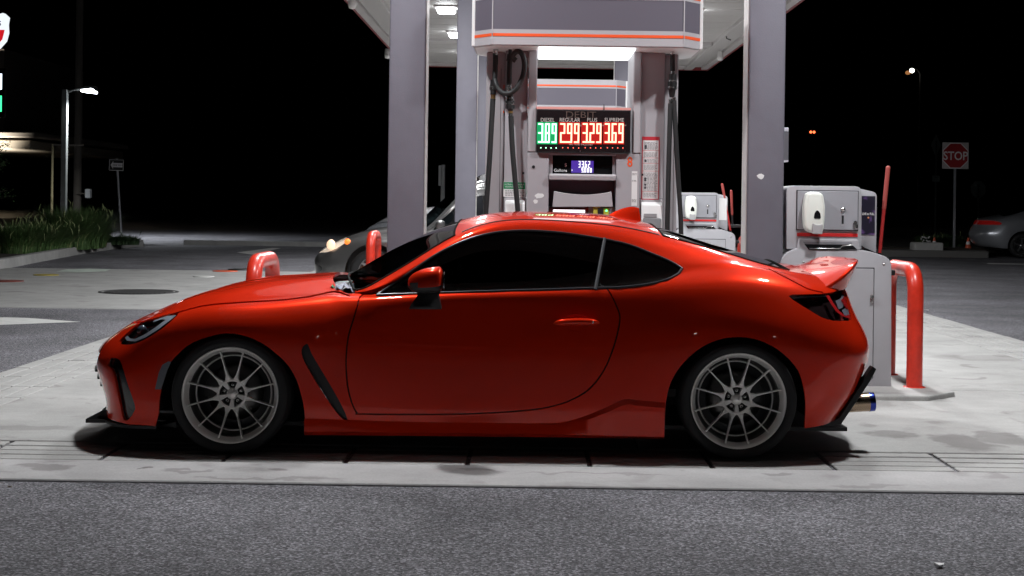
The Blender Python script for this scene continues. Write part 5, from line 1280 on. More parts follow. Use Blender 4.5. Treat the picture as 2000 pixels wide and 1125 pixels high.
    # ---- side skirt with kicked-up rear end
    sk_top = [(.372, .185), (.60, .178), (.9, .172), (1.3, .170), (1.62, .172), (1.72, .186), (1.82, .222), (1.91, .262), (1.985, .300), (2.02, .308), (2.06, .302), (2.205, .292)]
    st_ = smooth_poly(sk_top, 3, False)
    for sg in (-1, 1):
        vs_ = []; 
        for x, z in st_:
            k_ = min(1, max(0, (x - 1.55) / .4)); w0, _ = w_at(x, z); w1, _ = w_at(x, max(z - .03, .115)); zb_ = .098 + .004 * x / 2
            vs_ += [(x, sg * (w0 + .0015), z), (x, sg * (w1 + .010 + .012 * k_), z - .016 - .010 * k_), (x, sg * (w_at(x, .13)[0] + .016 + .018 * k_), .118), (x, sg * (w_at(x, .12)[0] + .002), zb_ - .002), (x, sg * .74, zb_)]
        fs_ = []
        for i in range(len(st_) - 1):
            for j in range(4): fs_.append((i * 5 + j, i * 5 + j + 1, i * 5 + 6 + j, i * 5 + 5 + j))
        fs_.append(tuple(range(5))); fs_.append(tuple(range(len(vs_) - 5, len(vs_))))
        MB().add(vs_, fs_, 0, False).build('side_skirt', RED, root, autosmooth=30)
    # ---- ducktail spoiler
    ws = np.linspace(0, .645, 19); sec = []
    for w in ws:
        t = w / .645; e = max(0, (t - .62) / .38)
        xl = 2.985 + .03 * t; zl = np.interp(w, [0, .23, .3, .4, .5, .58, .645], [.955, .948, .942, .928, .905, .878, .850])
        xt = np.interp(w, [0, .2, .35, .45, .52, .58, .62, .645], [3.378, 3.345, 3.302, 3.268, 3.225, 3.155, 3.09, 3.045]); ztp = np.interp(w, [0, .2, .35, .45, .52, .58, .62, .645], [1.006, 1.006, 1.004, .994, .965, .918, .882, .860])
        xu = xt - np.interp(w, [0, .4, .55, .645], [.045, .045, .035, .004]); zu = np.interp(w, [0, .4, .52, .60, .645], [.875, .868, .855, .848, .846])
        pr = []
        for i in range(9):
            u = i / 8; pr.append((xl + (xt - .012 - xl) * u, zl + .002 * (1 - u) + (ztp - zl) * (u ** 1.55)))
        pr += [(xt - .002, ztp - .002), (xt, ztp - .010), (xt - .004, ztp - .020)]
        for i in range(1, 4): pr.append((xt - .004 + (xu - xt) * i / 3, ztp - .020 + (zu - ztp + .020) * i / 3))
        sec.append([(x, w, z) for x, z in pr])
    m_ = len(sec[0]); vs_ = []; rows_ = [[(x, -w, z) for x, w, z in s] for s in sec[::-1]] + [[(x, w, z) for x, w, z in s] for s in sec[1:]]
    for r_ in rows_: vs_ += r_
    fs_ = [(i * m_ + j, i * m_ + j + 1, (i + 1) * m_ + j + 1, (i + 1) * m_ + j) for i in range(len(rows_) - 1) for j in range(m_ - 1)]
    MB().add(vs_, fs_, 0, True).build('spoiler', RED, root, recalc=True, autosmooth=40)
    # ---- shark fin
    fx = [(1.955, .0), (2.0, .030), (2.04, .055), (2.08, .074), (2.115, .082), (2.14, .080), (2.150, .0)]
    b_ = lambda x: float(np.interp(x, [1.9, 2.0, 2.1, 2.2], [1.238, 1.228, 1.208, 1.186])) - .004
    vs_ = []; m2 = []
    xs_ = np.linspace(1.95, 2.152, 16)
    for x in xs_:
        h_ = float(np.interp(x, [p[0] for p in fx], [p[1] for p in fx])); wd_ = .034 * math.sin(PI * (x - 1.945) / .23) ** .6 if x < 2.15 else .016
        for t in np.linspace(0, 1, 7): 
            th = PI * t; vs_.append((x, -wd_ * math.cos(th) * (1 - .72 * math.sin(th)), b_(x) + h_ * math.sin(th) ** .8))
    fs_ = [(i * 7 + j, i * 7 + j + 1, i * 7 + 8 + j, i * 7 + 7 + j) for i in range(15) for j in range(6)] + [tuple(range(105, 112))]
    MB().add(vs_, fs_, 0, True).build('antenna_fin', RED, root, autosmooth=50)
    # ---- exhaust tips, diffuser edge
    for sg in (-1, 1):
        e = MB().lathe([(.050, 0), (.053, .002), (.053, .05)], 28, 0, 'x', (0, 0, 0)); 
        tip = MB().lathe([(.043, .17), (.043, .200), (.046, .203), (.050, .203), (.051, .198), (.0515, .175)], 28, 0, 'x').build('exhaust_tip', mat('burnt_blue', (.045, .07, .38), .18, metal=1.0), root)
        pp = MB().lathe([(.050, -.05), (.050, .176)], 28, 0, 'x').build('exhaust_pipe', mat('burnt_bronze', (.42, .31, .22), .25, metal=1.0), tip)
        MB().lathe([(0, .10), (.043, .10)], 20, 0, 'x').build('exhaust_bore', BLACKP, tip)
        exq = cpx(1704, 785, .52); tip.location = (exq[0] - .195, sg * .52, exq[1] - .012); tip.rotation_euler = (0, math.radians(-4), 0)
    dsh = [(3.30, .02), (3.36, .10), (3.46, .36), (3.43, .36), (3.32, .13), (3.2, .03)]
    dv = [(3.05, .142), (3.155, .158), (3.305, .385), (3.338, .45), (3.318, .465), (3.285, .415), (3.14, .190), (3.05, .168)]
    for sg in (-1, 1): MB().prism([(x, z) for x, z in dv], sg * .655, sg * .585, 'y', bev=.004).build('diffuser_edge', BLACKP, root)
    MB().box(3.0, 3.14, -.56, .56, .16, .21, bev=.02).build('diffuser', BLACKP, root)
    # ---- interior
    MB().box(.62, 1.0, -.66, .66, .60, .815, bev=.05, seg=3).build('dashboard', mat('dash_dark', (.03, .035, .036), .6), root)
    SEAT = mat('seat_fabric', (.10, .10, .105), .8)
    for sg in (-1, 1):
        st = MB().prism(rounded([(1.30, .33), (1.78, .30), (1.86, .36), (2.02, .98), (1.92, .98), (1.72, .48), (1.32, .46)], .04), -.24, .24, 'y', bev=.04, seg=3)
        st.v = [(x, y + sg * .36, z) for x, y, z in st.v]; so = st.build('seat', SEAT, root)
        hr = MB().prism(rounded([(1.93, .95), (2.06, .96), (2.08, 1.12), (1.98, 1.13)], .04), -.12, .12, 'y', bev=.04, seg=3); hr.v = [(x - .14, y + sg * .36, z - .03) for x, y, z in hr.v]; hr.build('headrest', SEAT, so)
    MB().tube([(1.12 + .09 * math.sin(a) * .4, -.36 + .18 * math.cos(a), .80 + .18 * math.sin(a)) for a in np.linspace(0, 2 * PI, 25)[:-1]], .015, 8, closed=True).build('steering_wheel', BLACKP, root)
    MB().box(.5, 2.6, -.70, .70, .30, .34).build('cabin_floor', BLACKP, root)
    # ---- wheels
    fwx, fwz = cpx(449, 773, .87); rwx, rwz = cpx(1443, 783, .87)
    for sg in (-1, 1):
        wheel(root, fwx, sg * .868, sg, zc=.303, roll=0.0); wheel(root, rwx, sg * .868, sg, zc=.303, roll=.01)
    # cloth lying in the cowl
    c0 = root.matrix_basis
    def cloth(pts, m, label, seed):
        rr = random.Random(seed); n_ = 16; vs_ = []; fs_ = []
        cx_, cy_, cz_, ax, ay = pts
        for i in range(n_):
            for j in range(n_):
                u, v = i / (n_ - 1) - .5, j / (n_ - 1) - .5
                z = cz_ + .018 * noise.noise(Vector((u * 7 + seed, v * 7, 0))) + .014 * math.sin(u * 14 + v * 5 + seed) * (1 - 2 * abs(u)) + .012
                vs_.append((cx_ + ax * u + .02 * noise.noise(Vector((v * 4, seed, u * 3))), cy_ + ay * v + .03 * noise.noise(Vector((seed, u * 4, v * 4))), z - .03 * (abs(u) > .42)))
        fs_ = [(i * n_ + j, i * n_ + j + 1, (i + 1) * n_ + j + 1, (i + 1) * n_ + j) for i in range(n_ - 1) for j in range(n_ - 1)]
        M_ = Matrix.Translation((OX, OY, 0)) @ Matrix.Rotation(TH, 4, 'Z')
        o = MB().add(vs_, fs_, 0, True).xf(M_).build('cloth', m); tag(o, label, 'cloth')
    cloth((.535, -.50, .832, .10, .24), mat('cloth_grey', (.30, .31, .37), .85), 'crumpled grey cloth tucked in the cowl of the red car', 2.0)
    cloth((.475, -.52, .822, .05, .10), mat('cloth_green', (.03, .26, .13), .85), 'small green cloth beside the grey one in the cowl', 5.0)
    return root
red_coupe()
# ------------------------------------------------------------------ other vehicles (same loft, other proportions)
def plain_car(nm, label, group, loc, rz, zlow, zhi, sx, paint, side_glass, head_poly, tail_poly, lamp_m, rails=False, bowl=None):
    root = empty(nm, loc, label, 'car', group, rz=rz)
    zb = .90
    def wz(z): return z * zlow if z < zb else zb * zlow + (z - zb) * zhi
    def wx(x): return x * sx if x < 0 or x > 2.58 else x
    wx = lambda x: x if 0 <= x <= 2.58 else (x * sx if x < 0 else 2.58 + (x - 2.58) * sx)
    P = np.array([NET[k] for k in range(12)], float).transpose(1, 0, 2).copy()
    for i in range(P.shape[0]):
        for j in range(P.shape[1]):
            z = P[i, j, 2]
            up = min(1, max(0, (z - .70) / .3))
            P[i, j] = (wx(P[i, j, 0]), P[i, j, 1] * (1 + .10 * up), wz(z))
            if z < .25: P[i, j, 2] += .06
    us = np.unique(np.concatenate([np.linspace(0, 20, 121), [8.0, 10.62, 14.0, 17.3]])); vs = np.linspace(0, 11, 67)
    Q, N = surface(P, us, vs); bm = to_bm(Q, N, us, vs); C = Cutter(bm); lu = bm.verts.layers.float['u']; lv = bm.verts.layers.float['v']
    uvc = lambda f: (sum(v[lu] for v in f.verts) / len(f.verts), sum(v[lv] for v in f.verts) / len(f.verts))
    low = lambda f: f.calc_center_median().z < .78
    Rw = .315
    for xc in (0.0, 2.58):
        ap = [(xc + .385 * math.cos(a), .315 + .385 * math.sin(a)) for a in np.linspace(-.55, PI + .55, 26)]
        C.cut(ap, filt=low); C.remove(C.faces_in(ap, low))
    sidef = lambda f: uvc(f)[1] < 9.0
    win = smooth_poly([(x, wz(z)) for x, z in [(.80, .845), (1.0, .985), (1.2, 1.085), (1.45, 1.135), (1.75, 1.13), (2.0, 1.09), (2.2, 1.02), (2.30, .962), (2.2, .91), (1.9, .885), (1.4, .862), (1.0, .848)]], 2)
    C.cut(win, True, sidef)
    divx = 1.62; qs, L, Rr = buffer_line([(divx, wz(1.2)), (divx - .02, wz(.8))], .07); C.cut(L, False, sidef); C.cut(Rr, False, sidef)
    for d in ([(.66, wz(.80)), (.62, wz(.55)), (.64, .34), (.72, .28), (1.55, .28), (1.60, .40), (1.61, wz(.86))], [(1.61, .30), (2.05, .33), (2.20, .62), (2.25, wz(.88))]):
        qd, L, Rr = buffer_line(smooth_poly(d, 3, False), .008); C.cut(L, False, sidef); C.cut(Rr, False, sidef)
        for q in qd: C.remove(C.faces_in(q, sidef))
    hp = smooth_poly(head_poly, 2); tp = smooth_poly(tail_poly, 2)
    hf = lambda f: uvc(f)[0] < 7 and uvc(f)[1] < 7; tf = lambda f: uvc(f)[0] > 14 and uvc(f)[1] < 7
    C.cut(hp, True, hf); C.cut(tp, True, tf)
    fog = [(-.80 * sx + .0 + .09 * math.cos(a), .345 + .055 * math.sin(a)) for a in np.linspace(0, 2 * PI, 14)[:-1]]
    C.cut(fog, True, hf)
    g = {}
    for f in bm.faces:
        c = f.calc_center_median(); u, v = uvc(f)
        if 8.0 <= u <= 10.62 and v > 9: k = 'windshield'
        elif 14.0 <= u <= 17.3 and v > 9: k = 'rear_window'
        elif v < 9 and c.x > .6 and inside(win, c.x, c.z): k = 'window_divider' if inside(qs[0], c.x, c.z) else ('door_window' if c.x < divx else 'quarter_window')
        elif hf(f) and inside(hp, c.x, c.z): k = 'headlight'
        elif tf(f) and inside(tp, c.x, c.z): k = 'taillight'
        elif hf(f) and inside(fog, c.x, c.z): k = 'fog_light'
        elif u < 2 and .2 < c.z < .62: k = 'grille'
        else: k = 'body'
        g.setdefault(k, []).append(f)
    G = lambda k, m, mir, nm2=None, **kw: part_from_faces(bm, g[k], nm2 or k, m, root, mir, **kw) if k in g else None
    G('body', paint, 'join', rim=.02); G('windshield', WGLASS, 'join', rim=0); G('rear_window', RGLASS, 'join', rim=0); G('grille', BLACKP, 'join', rim=0, offset=-.02)
    for mir in (None, 'far'):
        G('door_window', side_glass, mir, rim=.004, offset=-.01); G('quarter_window', side_glass, mir, rim=.004, offset=-.01); G('window_divider', BLACKP, mir, rim=0)
        G('headlight', lamp_m[0], mir, rim=.004, offset=0); G('taillight', lamp_m[1], mir, rim=.004, offset=-.002); G('fog_light', BLACKG, mir, rim=0, offset=-.012)
        G('headlight', bowl or mat('lamp_bowl', (.55, .55, .57), .25, metal=.8), mir, 'headlight_bowl', rim=0, offset=-.012)
    bm.free()
    MB().box(.4, 2.2, -.78, .78, .18, .24).box(-.7, 3.1, -.6, .6, .2, .26).build('underbody', BLACKP, root)
    MB().box(.7, 2.5, -.68, .68, wz(.55), wz(.56)).box(1.5, 1.62, -.62, .62, .5, wz(1.0), bev=.04).box(2.35, 2.45, -.62, .62, .5, wz(.95), bev=.04).build('seats', mat('seat_fabric', (.1, .1, .105), .8), root)
    for xc in (0.0, 2.58):
        MB().box(xc - .38, xc + .38, -.60, .60, .2, .69).build('wheel_well', BLACKP, root)
        for sg in (-1, 1): wheel(root, xc, sg * .835, sg, R=Rw, rim=.205, width=.2, spokes=5 if not rails else 7, detail=False, alloy=mat('alloy_grey', (.35, .35, .36), .35, metal=.9))
    def w_side(x, z):
        A = Q[:, vs <= 9].reshape(-1, 3); k = np.argmin((A[:, 0] - x) ** 2 + (A[:, 2] - z) ** 2); return A[k, 1]
    for sg in (-1, 1):
        w = w_side(.92, wz(.87)); mb = MB().box(-.07, .05, -.10, .10, -.06, .07, bev=.035, seg=3).build('side_mirror', paint, root); mb.location = (.92, sg * (w + .13), wz(.90))
        MB().box(-.03, .03, min(-sg * .2, 0), max(-sg * .2, 0), -.05, -.02).build('mirror_foot', BLACKP, mb)
        MB().box(1.40, 1.55, sg * (w_side(1.45, wz(.74)) + .005) - .015, sg * (w_side(1.45, wz(.74)) + .005) + .015, wz(.735), wz(.755), bev=.006).build('door_handle', paint, root)
        if rails:
            pts = [(x, sg * .57, z + .05) for x, z in [(p[0], p[2]) for p in [Q[int(np.argmin(abs(us - q))), int(np.argmin(abs(vs - 9.2)))] for q in (10.9, 11.5, 12, 12.5, 13, 13.6)]]]
            pts = [(pts[0][0] - .05, pts[0][1], pts[0][2] - .05)] + pts + [(pts[-1][0] + .05, pts[-1][1], pts[-1][2] - .06)]
            MB().tube(pts, .02, 8).build('roof_rail', CHROME, root)
    return root
GREYP = mat('dark_grey_car_paint', (0.12, 0.118, 0.116), 0.28, metal=.5, coat=1.0, coat_rough=.03)
GREYP2 = mat('grey_car_paint', (0.22, 0.22, 0.23), 0.30, metal=.5, coat=1.0)
SILV = mat('silver_car_paint', (0.50, 0.52, 0.56), 0.3, metal=.7, coat=1.0)
HLIT = mat('lit_headlight', (.9, .75, .6), .2, emit=(1.0, .62, .38), estr=1.1, coat=1.0)
TGLOW = mat('red_taillight', (.42, .015, .015), .15, emit=(1, .03, .02), estr=.035, coat=1.0)  # unlit lamps; the faint emission stands in for reflected light
def hpx(l, ox, y):  # trace of the parked hatchback's lamp, in its own coordinates
    return [(at(a, b, y).x - ox, at(a, b, y).z) for a, b in l]
hx = -2.10
hp1 = hpx([(616, 491), (622, 479), (633, 470), (650, 465), (674, 464), (683, 467), (674, 476), (661, 484), (644, 491), (629, 493)], hx, 20.35)
tailp = [(2.98, .80), (3.2, .80), (3.5, .86), (3.5, 1.02), (3.2, 1.0), (2.98, .90)]
plain_car('parked_hatchback', 'dark grey hatchback with roof rails parked behind the pump island', 'parked cars in the dark', (hx, 20.95, 0), 0, 1.07, 1.76, 1.0, GREYP, mat('dark_side_glass', (.006, .008, .009), .03, coat=.5), hp1, tailp, (LENSC, TGLOW), rails=True, bowl=mat('lit_bowl', (.75, .68, .58), .4, emit=(1, .68, .42), estr=.42))
hot = MB().lathe([(0, -.012), (.06, -.008), (.075, .02)], 20, 0, 'y').build('lit_headlamp', HLIT, [o for o in bpy.data.objects if o.name == 'parked_hatchback'][0]); hot.location = (-.60, -.745, .675); hot.rotation_euler = (0, 0, -.6)
blk = MB().lathe([(0, -.02), (.03, -.015), (.045, .02)], 16, 0, 'y').build('turn_signal', mat('amber_lit', (.8, .2, .05), .2, emit=(1, .22, .03), estr=1.2), hot.parent); blk.location = (-.36, -.80, .72)
gx2 = at(683, 440, 23.6).x + .93
plain_car('parked_suv', 'grey taller vehicle nosing out beyond the dark grey hatchback', 'parked cars in the dark', (gx2, 24.35, 0), 0, 1.36, 1.7, 1.0, GREYP2, MATS['dark_side_glass'], [(-.80, .76), (-.72, .85), (-.5, .93), (-.28, .95), (-.30, .86), (-.55, .78)], [(2.98, .95), (3.2, .95), (3.5, 1.0), (3.5, 1.2), (3.2, 1.18), (2.98, 1.1)], (LENSC, TGLOW))
sy = 38.6; sxr = at(1896, 450, sy + .9).x
plain_car('silver_sedan', 'dim silver sedan seen from behind at the right edge of the photo', 'parked cars in the dark', (sxr + 2.58 + .88 * 1.25, sy + .9, 0), PI, 1.12, 1.25, 1.25, SILV, MATS['dark_side_glass'], [(-.80, .62), (-.72, .68), (-.5, .76), (-.28, .78), (-.30, .70), (-.55, .64)], [(3.12, .865), (3.3, .85), (3.75, .86), (3.75, .95), (3.4, .965), (3.16, .935)], (LENSC, TGLOW))

# ------------------------------------------------------------------ left side: planting bed, grasses, lamps, signs
LEAFG = mat('grass_blade', (0.070, 0.135, 0.040), 0.55, var=.35, vscale=3)
LEAFG2 = mat('grass_blade_dry', (0.20, 0.24, 0.10), 0.6, var=.3, vscale=3)
LEAFD = mat('shrub_leaf', (0.030, 0.060, 0.022), 0.6, var=.4, vscale=6)
SOIL = mat('soil', (0.030, 0.024, 0.018), 0.95, bump=.5, bscale=20)
kp = [gnd(-160, 536), gnd(-60, 528), gnd(0, 524.5), gnd(80, 509.5), gnd(168, 493.5), gnd(225, 485.5), gnd(262, 481.8), gnd(279, 480.3)]
kp = [Vector((p.x, p.y)) for p in kp]; far_end = Vector((kp[-1].x - 4.2, 44.5))
loop = kp + [far_end, Vector((-75, 46.0)), Vector((-75, kp[0].y))]
bed = MB().prism([(p.x, p.y) for p in loop], -.05, .10, 'z').build('planting_bed', SOIL); tag(bed, kind='structure')
ksm = [Vector(p) for p in smooth_poly([tuple(p) for p in kp] + [(kp[-1].x - .9, 40.6), tuple(far_end)], 4, False)]
for i in range(0, len(ksm) - 4, 4):
    seg = ksm[i:i + 5]; vs_ = []
    for j, p in enumerate(seg):
        a = ksm[max(i + j - 1, 0)]; b = ksm[min(i + j + 1, len(ksm) - 1)]; t_ = (b - a).normalized(); n_ = Vector((-t_.y, t_.x))
        q = p - t_ * (.01 if j == 4 else 0)
        for d_, z in ((-.03, -.06), (-.015, .145), (.0, .16), (.15, .16), (.16, -.06)): vs_.append((q.x + n_.x * d_, q.y + n_.y * d_, z))
    fs_ = [(k_ * 5 + j, k_ * 5 + (j + 1) % 5, k_ * 5 + 5 + (j + 1) % 5, k_ * 5 + 5 + j) for k_ in range(4) for j in range(5)] + [(0, 1, 2, 3, 4), (20, 21, 22, 23, 24)]
    MB().add(vs_, fs_).build('kerb_stone', CONC3, bed)
# far kerb across the back, then the dark road
fk0, fk1 = gnd(283, 480.5), gnd(1500, 497)
fk = MB().box(-9.4, 9.4, 40.4, 40.62, -.05, .12, bev=.02).build('far_kerb', CONC3); tag(fk, kind='structure')

def blades(x, y, z0, r, h, n, seed, name, label, cat, group, mats, lean=1.0, wd=.009, outward=True):
    rr = random.Random(seed); mb = MB()
    for i in range(n):
        a = rr.uniform(0, 2 * PI); d = r * .45 * math.sqrt(rr.random()); bx, by = d * math.cos(a), d * math.sin(a)
        a2 = a + rr.gauss(0, .5); L_ = h * rr.uniform(.55, 1.12); out = L_ * rr.uniform(.12, lean) ; w = wd * rr.uniform(.6, 1.3); px_, py_ = -math.sin(a2) * w, math.cos(a2) * w
        vs_ = []
        for k_ in range(5):
            u = k_ / 4; o_ = out * u ** 1.9; zz = L_ * (u - .28 * u ** 3 * (out / L_ + .2)); s_ = (1 - u) ** .7
            vs_ += [(bx + math.cos(a2) * o_ + px_ * s_, by + math.sin(a2) * o_ + py_ * s_, zz), (bx + math.cos(a2) * o_ - px_ * s_, by + math.sin(a2) * o_ - py_ * s_, zz)]
        mb.add(vs_, [(2 * k_, 2 * k_ + 1, 2 * k_ + 3, 2 * k_ + 2) for k_ in range(4)], 1 if rr.random() < .09 else 0)
        if rr.random() < .006:
            e = Vector(vs_[-1]); mb.tube([e, e + Vector((rr.uniform(-.03, .03), 0, .08)), e + Vector((rr.uniform(-.08, .08), 0, .16))], [.004, .012, .003], 5, 1)
    o = mb.build(name, mats, recalc=False); o.location = (x, y, z0); return tag(o, label, cat, group, 'thing')
gl = [(4, 497, .70, .60, 'dark grass tuft at the far left edge of the bed'), (30, 495, .70, .62, 'dark grass tuft second from the left edge'), (58, 493, .70, .60, 'dark grass tuft in the middle of the bed'), (84, 491, .70, .66, 'grass tuft left of the street lamp'), (112, 489, .85, .95, 'tall rounded grass mound below the street lamp'), (138, 487, .85, .92, 'pale rounded grass mound right of the street lamp'), (160, 485, .60, .58, 'low grass tuft nearest the kerb corner')]
for i, (px, py, r, h, lb) in enumerate(gl):
    q = gnd(px, py, .1); blades(q.x, q.y + .75, .1, r * 1.2, h * 1.12, 2800, 40 + i, 'ornamental_grass', lb, 'grass tuft', 'ornamental grasses in the left bed', [LEAFG, LEAFG2])
for i, px in enumerate((192, 212, 232, 250)):
    q = gnd(px, 478, .1); blades(q.x, q.y, .1, .6, .28, 420, 70 + i, 'ground_shrub', ('low dark shrub beside the grass mound', 'low dark shrub left of the arrow sign post', 'low dark shrub at the arrow sign post', 'low dark shrub at the kerb corner')[i], 'shrub', 'low shrubs at the kerb corner', [LEAFD, LEAFD], 1.1, .02)

def street_lamp(px, py_top, Y, label, arm_px, lit, energy, col=(1, 1, 1), es=30):
    a = at(px, py_top, Y); t = empty('street_lamp', (a.x, Y, 0), label, 'street lamp'); h = a.z; d = (arm_px) * Y / F
    MB().box(-.085, .085, -.085, .085, .0, h, bev=.012).build('pole', mat('lamp_pole_paint', (.20, .21, .20), .35, metal=.5), t)
    MB().box(-.2, .2, -.2, .2, -.05, .12, bev=.02).build('pole_base', CONC3, t)
    MB().tube([(0, 0, h - .12), (d * .25, 0, h - .01), (d * .55, 0, h + .02)], .03, 8).build('arm', MATS['lamp_pole_paint'], t)
    hd = MB().prism([(d * .5, h + .03), (d * .72, h + .12), (d * 1.0, h + .12), (d * 1.03, h - .02), (d * .98, h - .06), (d * .5, h)], -.17, .17, 'y', bev=.02).build('lamp_head', MATS['lamp_pole_paint'], t)
    MB().prism([(d * .56, h - .065), (d * 1.0, h - .11), (d * 1.0, h + .0), (d * .9, h + .05), (d * .56, h - .0)], -.172, .172, 'y', bev=.015).build('lit_lens', lit, hd)
    if energy:
        ld = bpy.data.lights.new('street_lamp_light', 'SPOT'); ld.energy = energy; ld.spot_size = math.radians(150); ld.spot_blend = .6; ld.shadow_soft_size = .15; ld.color = col
        lo = bpy.data.objects.new('lamp_glow', ld); COL.objects.link(lo); lo.parent = t; lo.location = (d * .8, -.0, h - .16)
    return t
street_lamp(127.5, 175, 46.0, 'lit white street lamp on a square pole above the grasses', 60, emis('street_lens', (.86, .93, 1.0), 30.0), 2300, (.9, .95, 1))
# lot lamps on the photographer's side of the forecourt, seen as glints in the car's paint
for k_, (x_, y_, h_) in enumerate(((-7.5, -24.0, 5.6), (2.0, -33.0, 6.2), (11.5, -26.0, 5.6))):
    t = empty('lot_lamp', (x_, y_, -.012), ('lit lot lamp behind the camera, left', 'lit lot lamp behind the camera, tallest and farthest', 'lit lot lamp behind the camera, right')[k_], 'street lamp', 'lot lamps behind the camera')
    MB().box(-.08, .08, -.08, .08, 0, h_, bev=.012).build('pole', MATS['lamp_pole_paint'], t)
    MB().box(-.22, .22, -.1, .75, h_, h_ + .14, bev=.03).build('lamp_head', MATS['lamp_pole_paint'], t)
    MB().box(-.19, .19, .12, .72, h_ - .05, h_ - .001, bev=.015).build('lit_lens', MATS['lot_lens'] if 'lot_lens' in MATS else emis('lot_lens', (.93, .97, 1.0), 60.0), t)
    ld = bpy.data.lights.new('lot_lamp_light', 'SPOT'); ld.energy = 900; ld.spot_size = math.radians(150); ld.spot_blend = .5; ld.shadow_soft_size = .2; ld.color = (.95, .97, 1)
    lo = bpy.data.objects.new('lamp_glow', ld); COL.objects.link(lo); lo.parent = t; lo.location = (0, .45, h_ - .12)
def pole(px, py0, py1, Y, r, m, label, name='utility_pole', cat='pole'):
    a = at(px, py0, Y); t = empty(name, (a.x, Y, 0), label, cat); MB().cyl((0, 0, -.05), (0, 0, a.z), r, r * .85, n=14).build('shaft', m, t); return t, a.z
t, h_ = pole(157, -60, 0, 52.0, .14, BARK, 'dark wooden utility pole right of the street lamp')
a = at(173, 378, 51.8); MB().box(a.x - t.location.x - .09, a.x - t.location.x + .09, -.35, -.1, a.z - .16, a.z + .16, bev=.02).build('meter_box', mat('box_grey', (.25, .26, .26), .5), t)
MB().box(0, a.x - t.location.x, -.2, -.17, a.z - .02, a.z + .02).build('bracket', BARK, t)
pole(103, 281, 0, 50.0, .045, mat('pole_tan', (.14, .12, .06), .6), 'thin tan pole left of the street lamp', 'thin_pole')
MB().box(-.05, 1.05, -.03, .03, at(103, 281, 50).z - .06, at(103, 281, 50).z - .01).build('cross_bar', BARK, bpy.data.objects['thin_pole'])
# one way sign
a = at(227.5, 322.5, 43.0); b = at(237, 471, 43.0)
t = empty('one_way_sign', (a.x, 43, .1), 'small black and white one way arrow sign on a leaning post', 'sign')
MB().tube([(b.x - a.x, .03, 0), (0, .03, a.z + .1)], .028, 8).build('post', GALV, t)
w_, h_ = 14 * 43 / F, 10.8 * 43 / F
pl = MB().box(-w_, w_, -.004, .004, -h_, h_, bev=.002).build('plate', mat('sign_black', (.015, .015, .016), .5), t); pl.location = (0, 0, a.z - .1); pl.rotation_euler = (0, math.radians(1.5), 0)
MB().box(-w_, w_, -.0055, -.0042, h_ - .012, h_).box(-w_, w_, -.0055, -.0042, -h_, -h_ + .012).box(-w_, -w_ + .012, -.0055, -.0042, -h_, h_).box(w_ - .012, w_, -.0055, -.0042, -h_, h_).build('border', PAPER, pl)
MB().prism([(-w_ * .82, 0), (-w_ * .45, h_ * .72), (-w_ * .45, h_ * .38), (w_ * .85, h_ * .38), (w_ * .85, -h_ * .38), (-w_ * .45, -h_ * .38), (-w_ * .45, -h_ * .72)], -.0065, -.0045, 'y').build('arrow', PAPER, pl)
text('lettering', 'ONE WAY', .075, (w_ * .2, -.0072, -.027), MATS['sign_black'], pl, sx=.8)
# brand shield and price sign on a pole
sY = 45.0; u_ = sY / F; c = at(-21, 64, sY)
t = empty('fuel_price_sign', (c.x, sY, 0), 'lit white and red shield pole sign over a price board at the left edge', 'sign')
MB().box(-.14, .14, -.02, .26, 0, c.z - .2).build('post', mat('sign_post', (.05, .05, .055), .5), t)
sh = [(-39, 30), (-30, 38), (-14, 34), (0, 39), (14, 34), (30, 38), (39, 30), (37, 16), (38, 0), (34, -16), (22, -30), (8, -36), (0, -41), (-8, -36), (-22, -30), (-34, -16), (-38, 0), (-37, 16)]
cab = MB().prism([(x * u_, z * u_) for x, z in sh], -.10, .12, 'y', bev=.01).build('shield', emis('sign_white', (.88, .95, 1.0), 1.05), t); cab.location = (0, -.05, c.z)
red = [(x * u_ * .86, z * u_ * .86) for x, z in sh if z <= 1]; red = [(-33.5 * u_, 5 * u_)] + [(33.5 * u_, 5 * u_)] + [p for p in red if p[1] <= 0.02]
MB().prism(red, -.106, -.101, 'y').build('red_field', emis('sign_red', (1.0, .02, .03), .62), cab)
text('lettering', '66', 34 * u_, (0, -.112, -22 * u_), MATS['sign_white'], cab, sx=1.25, bold=.015)
text('lettering', 'PHILLIPS', 13 * u_, (0, -.112, 13 * u_), mat('sign_ink', (.01, .01, .012), .5), cab, sx=1.12, bold=.004)
MB().box(-.1, .1, -.06, -.03, -50 * u_, -44 * u_).build('bracket', MATS['sign_post'], cab)
pc = at(-27, 181, sY)
pbx = MB().box(-38 * u_, 38 * u_, -.05, .10, -48 * u_, 48 * u_).build('price_board', MATS['display_board'], t); pbx.location = (pc.x - c.x, -.05, pc.z)
d1 = MB(); digits(d1, '2.99', -33 * u_, 6 * u_, 19 * u_, 31 * u_, 5 * u_, -.052, 4.5 * u_); d1.build('lit_digits', emis('led_white_sign', (.75, .9, 1), 2.2), pbx)
d2 = MB(); digits(d2, '3.89', -33 * u_, -37 * u_, 19 * u_, 31 * u_, 5 * u_, -.052, 4.5 * u_); d2.build('lit_digits', emis('led_green_sign', (.05, 1, .35), 2.0), pbx)
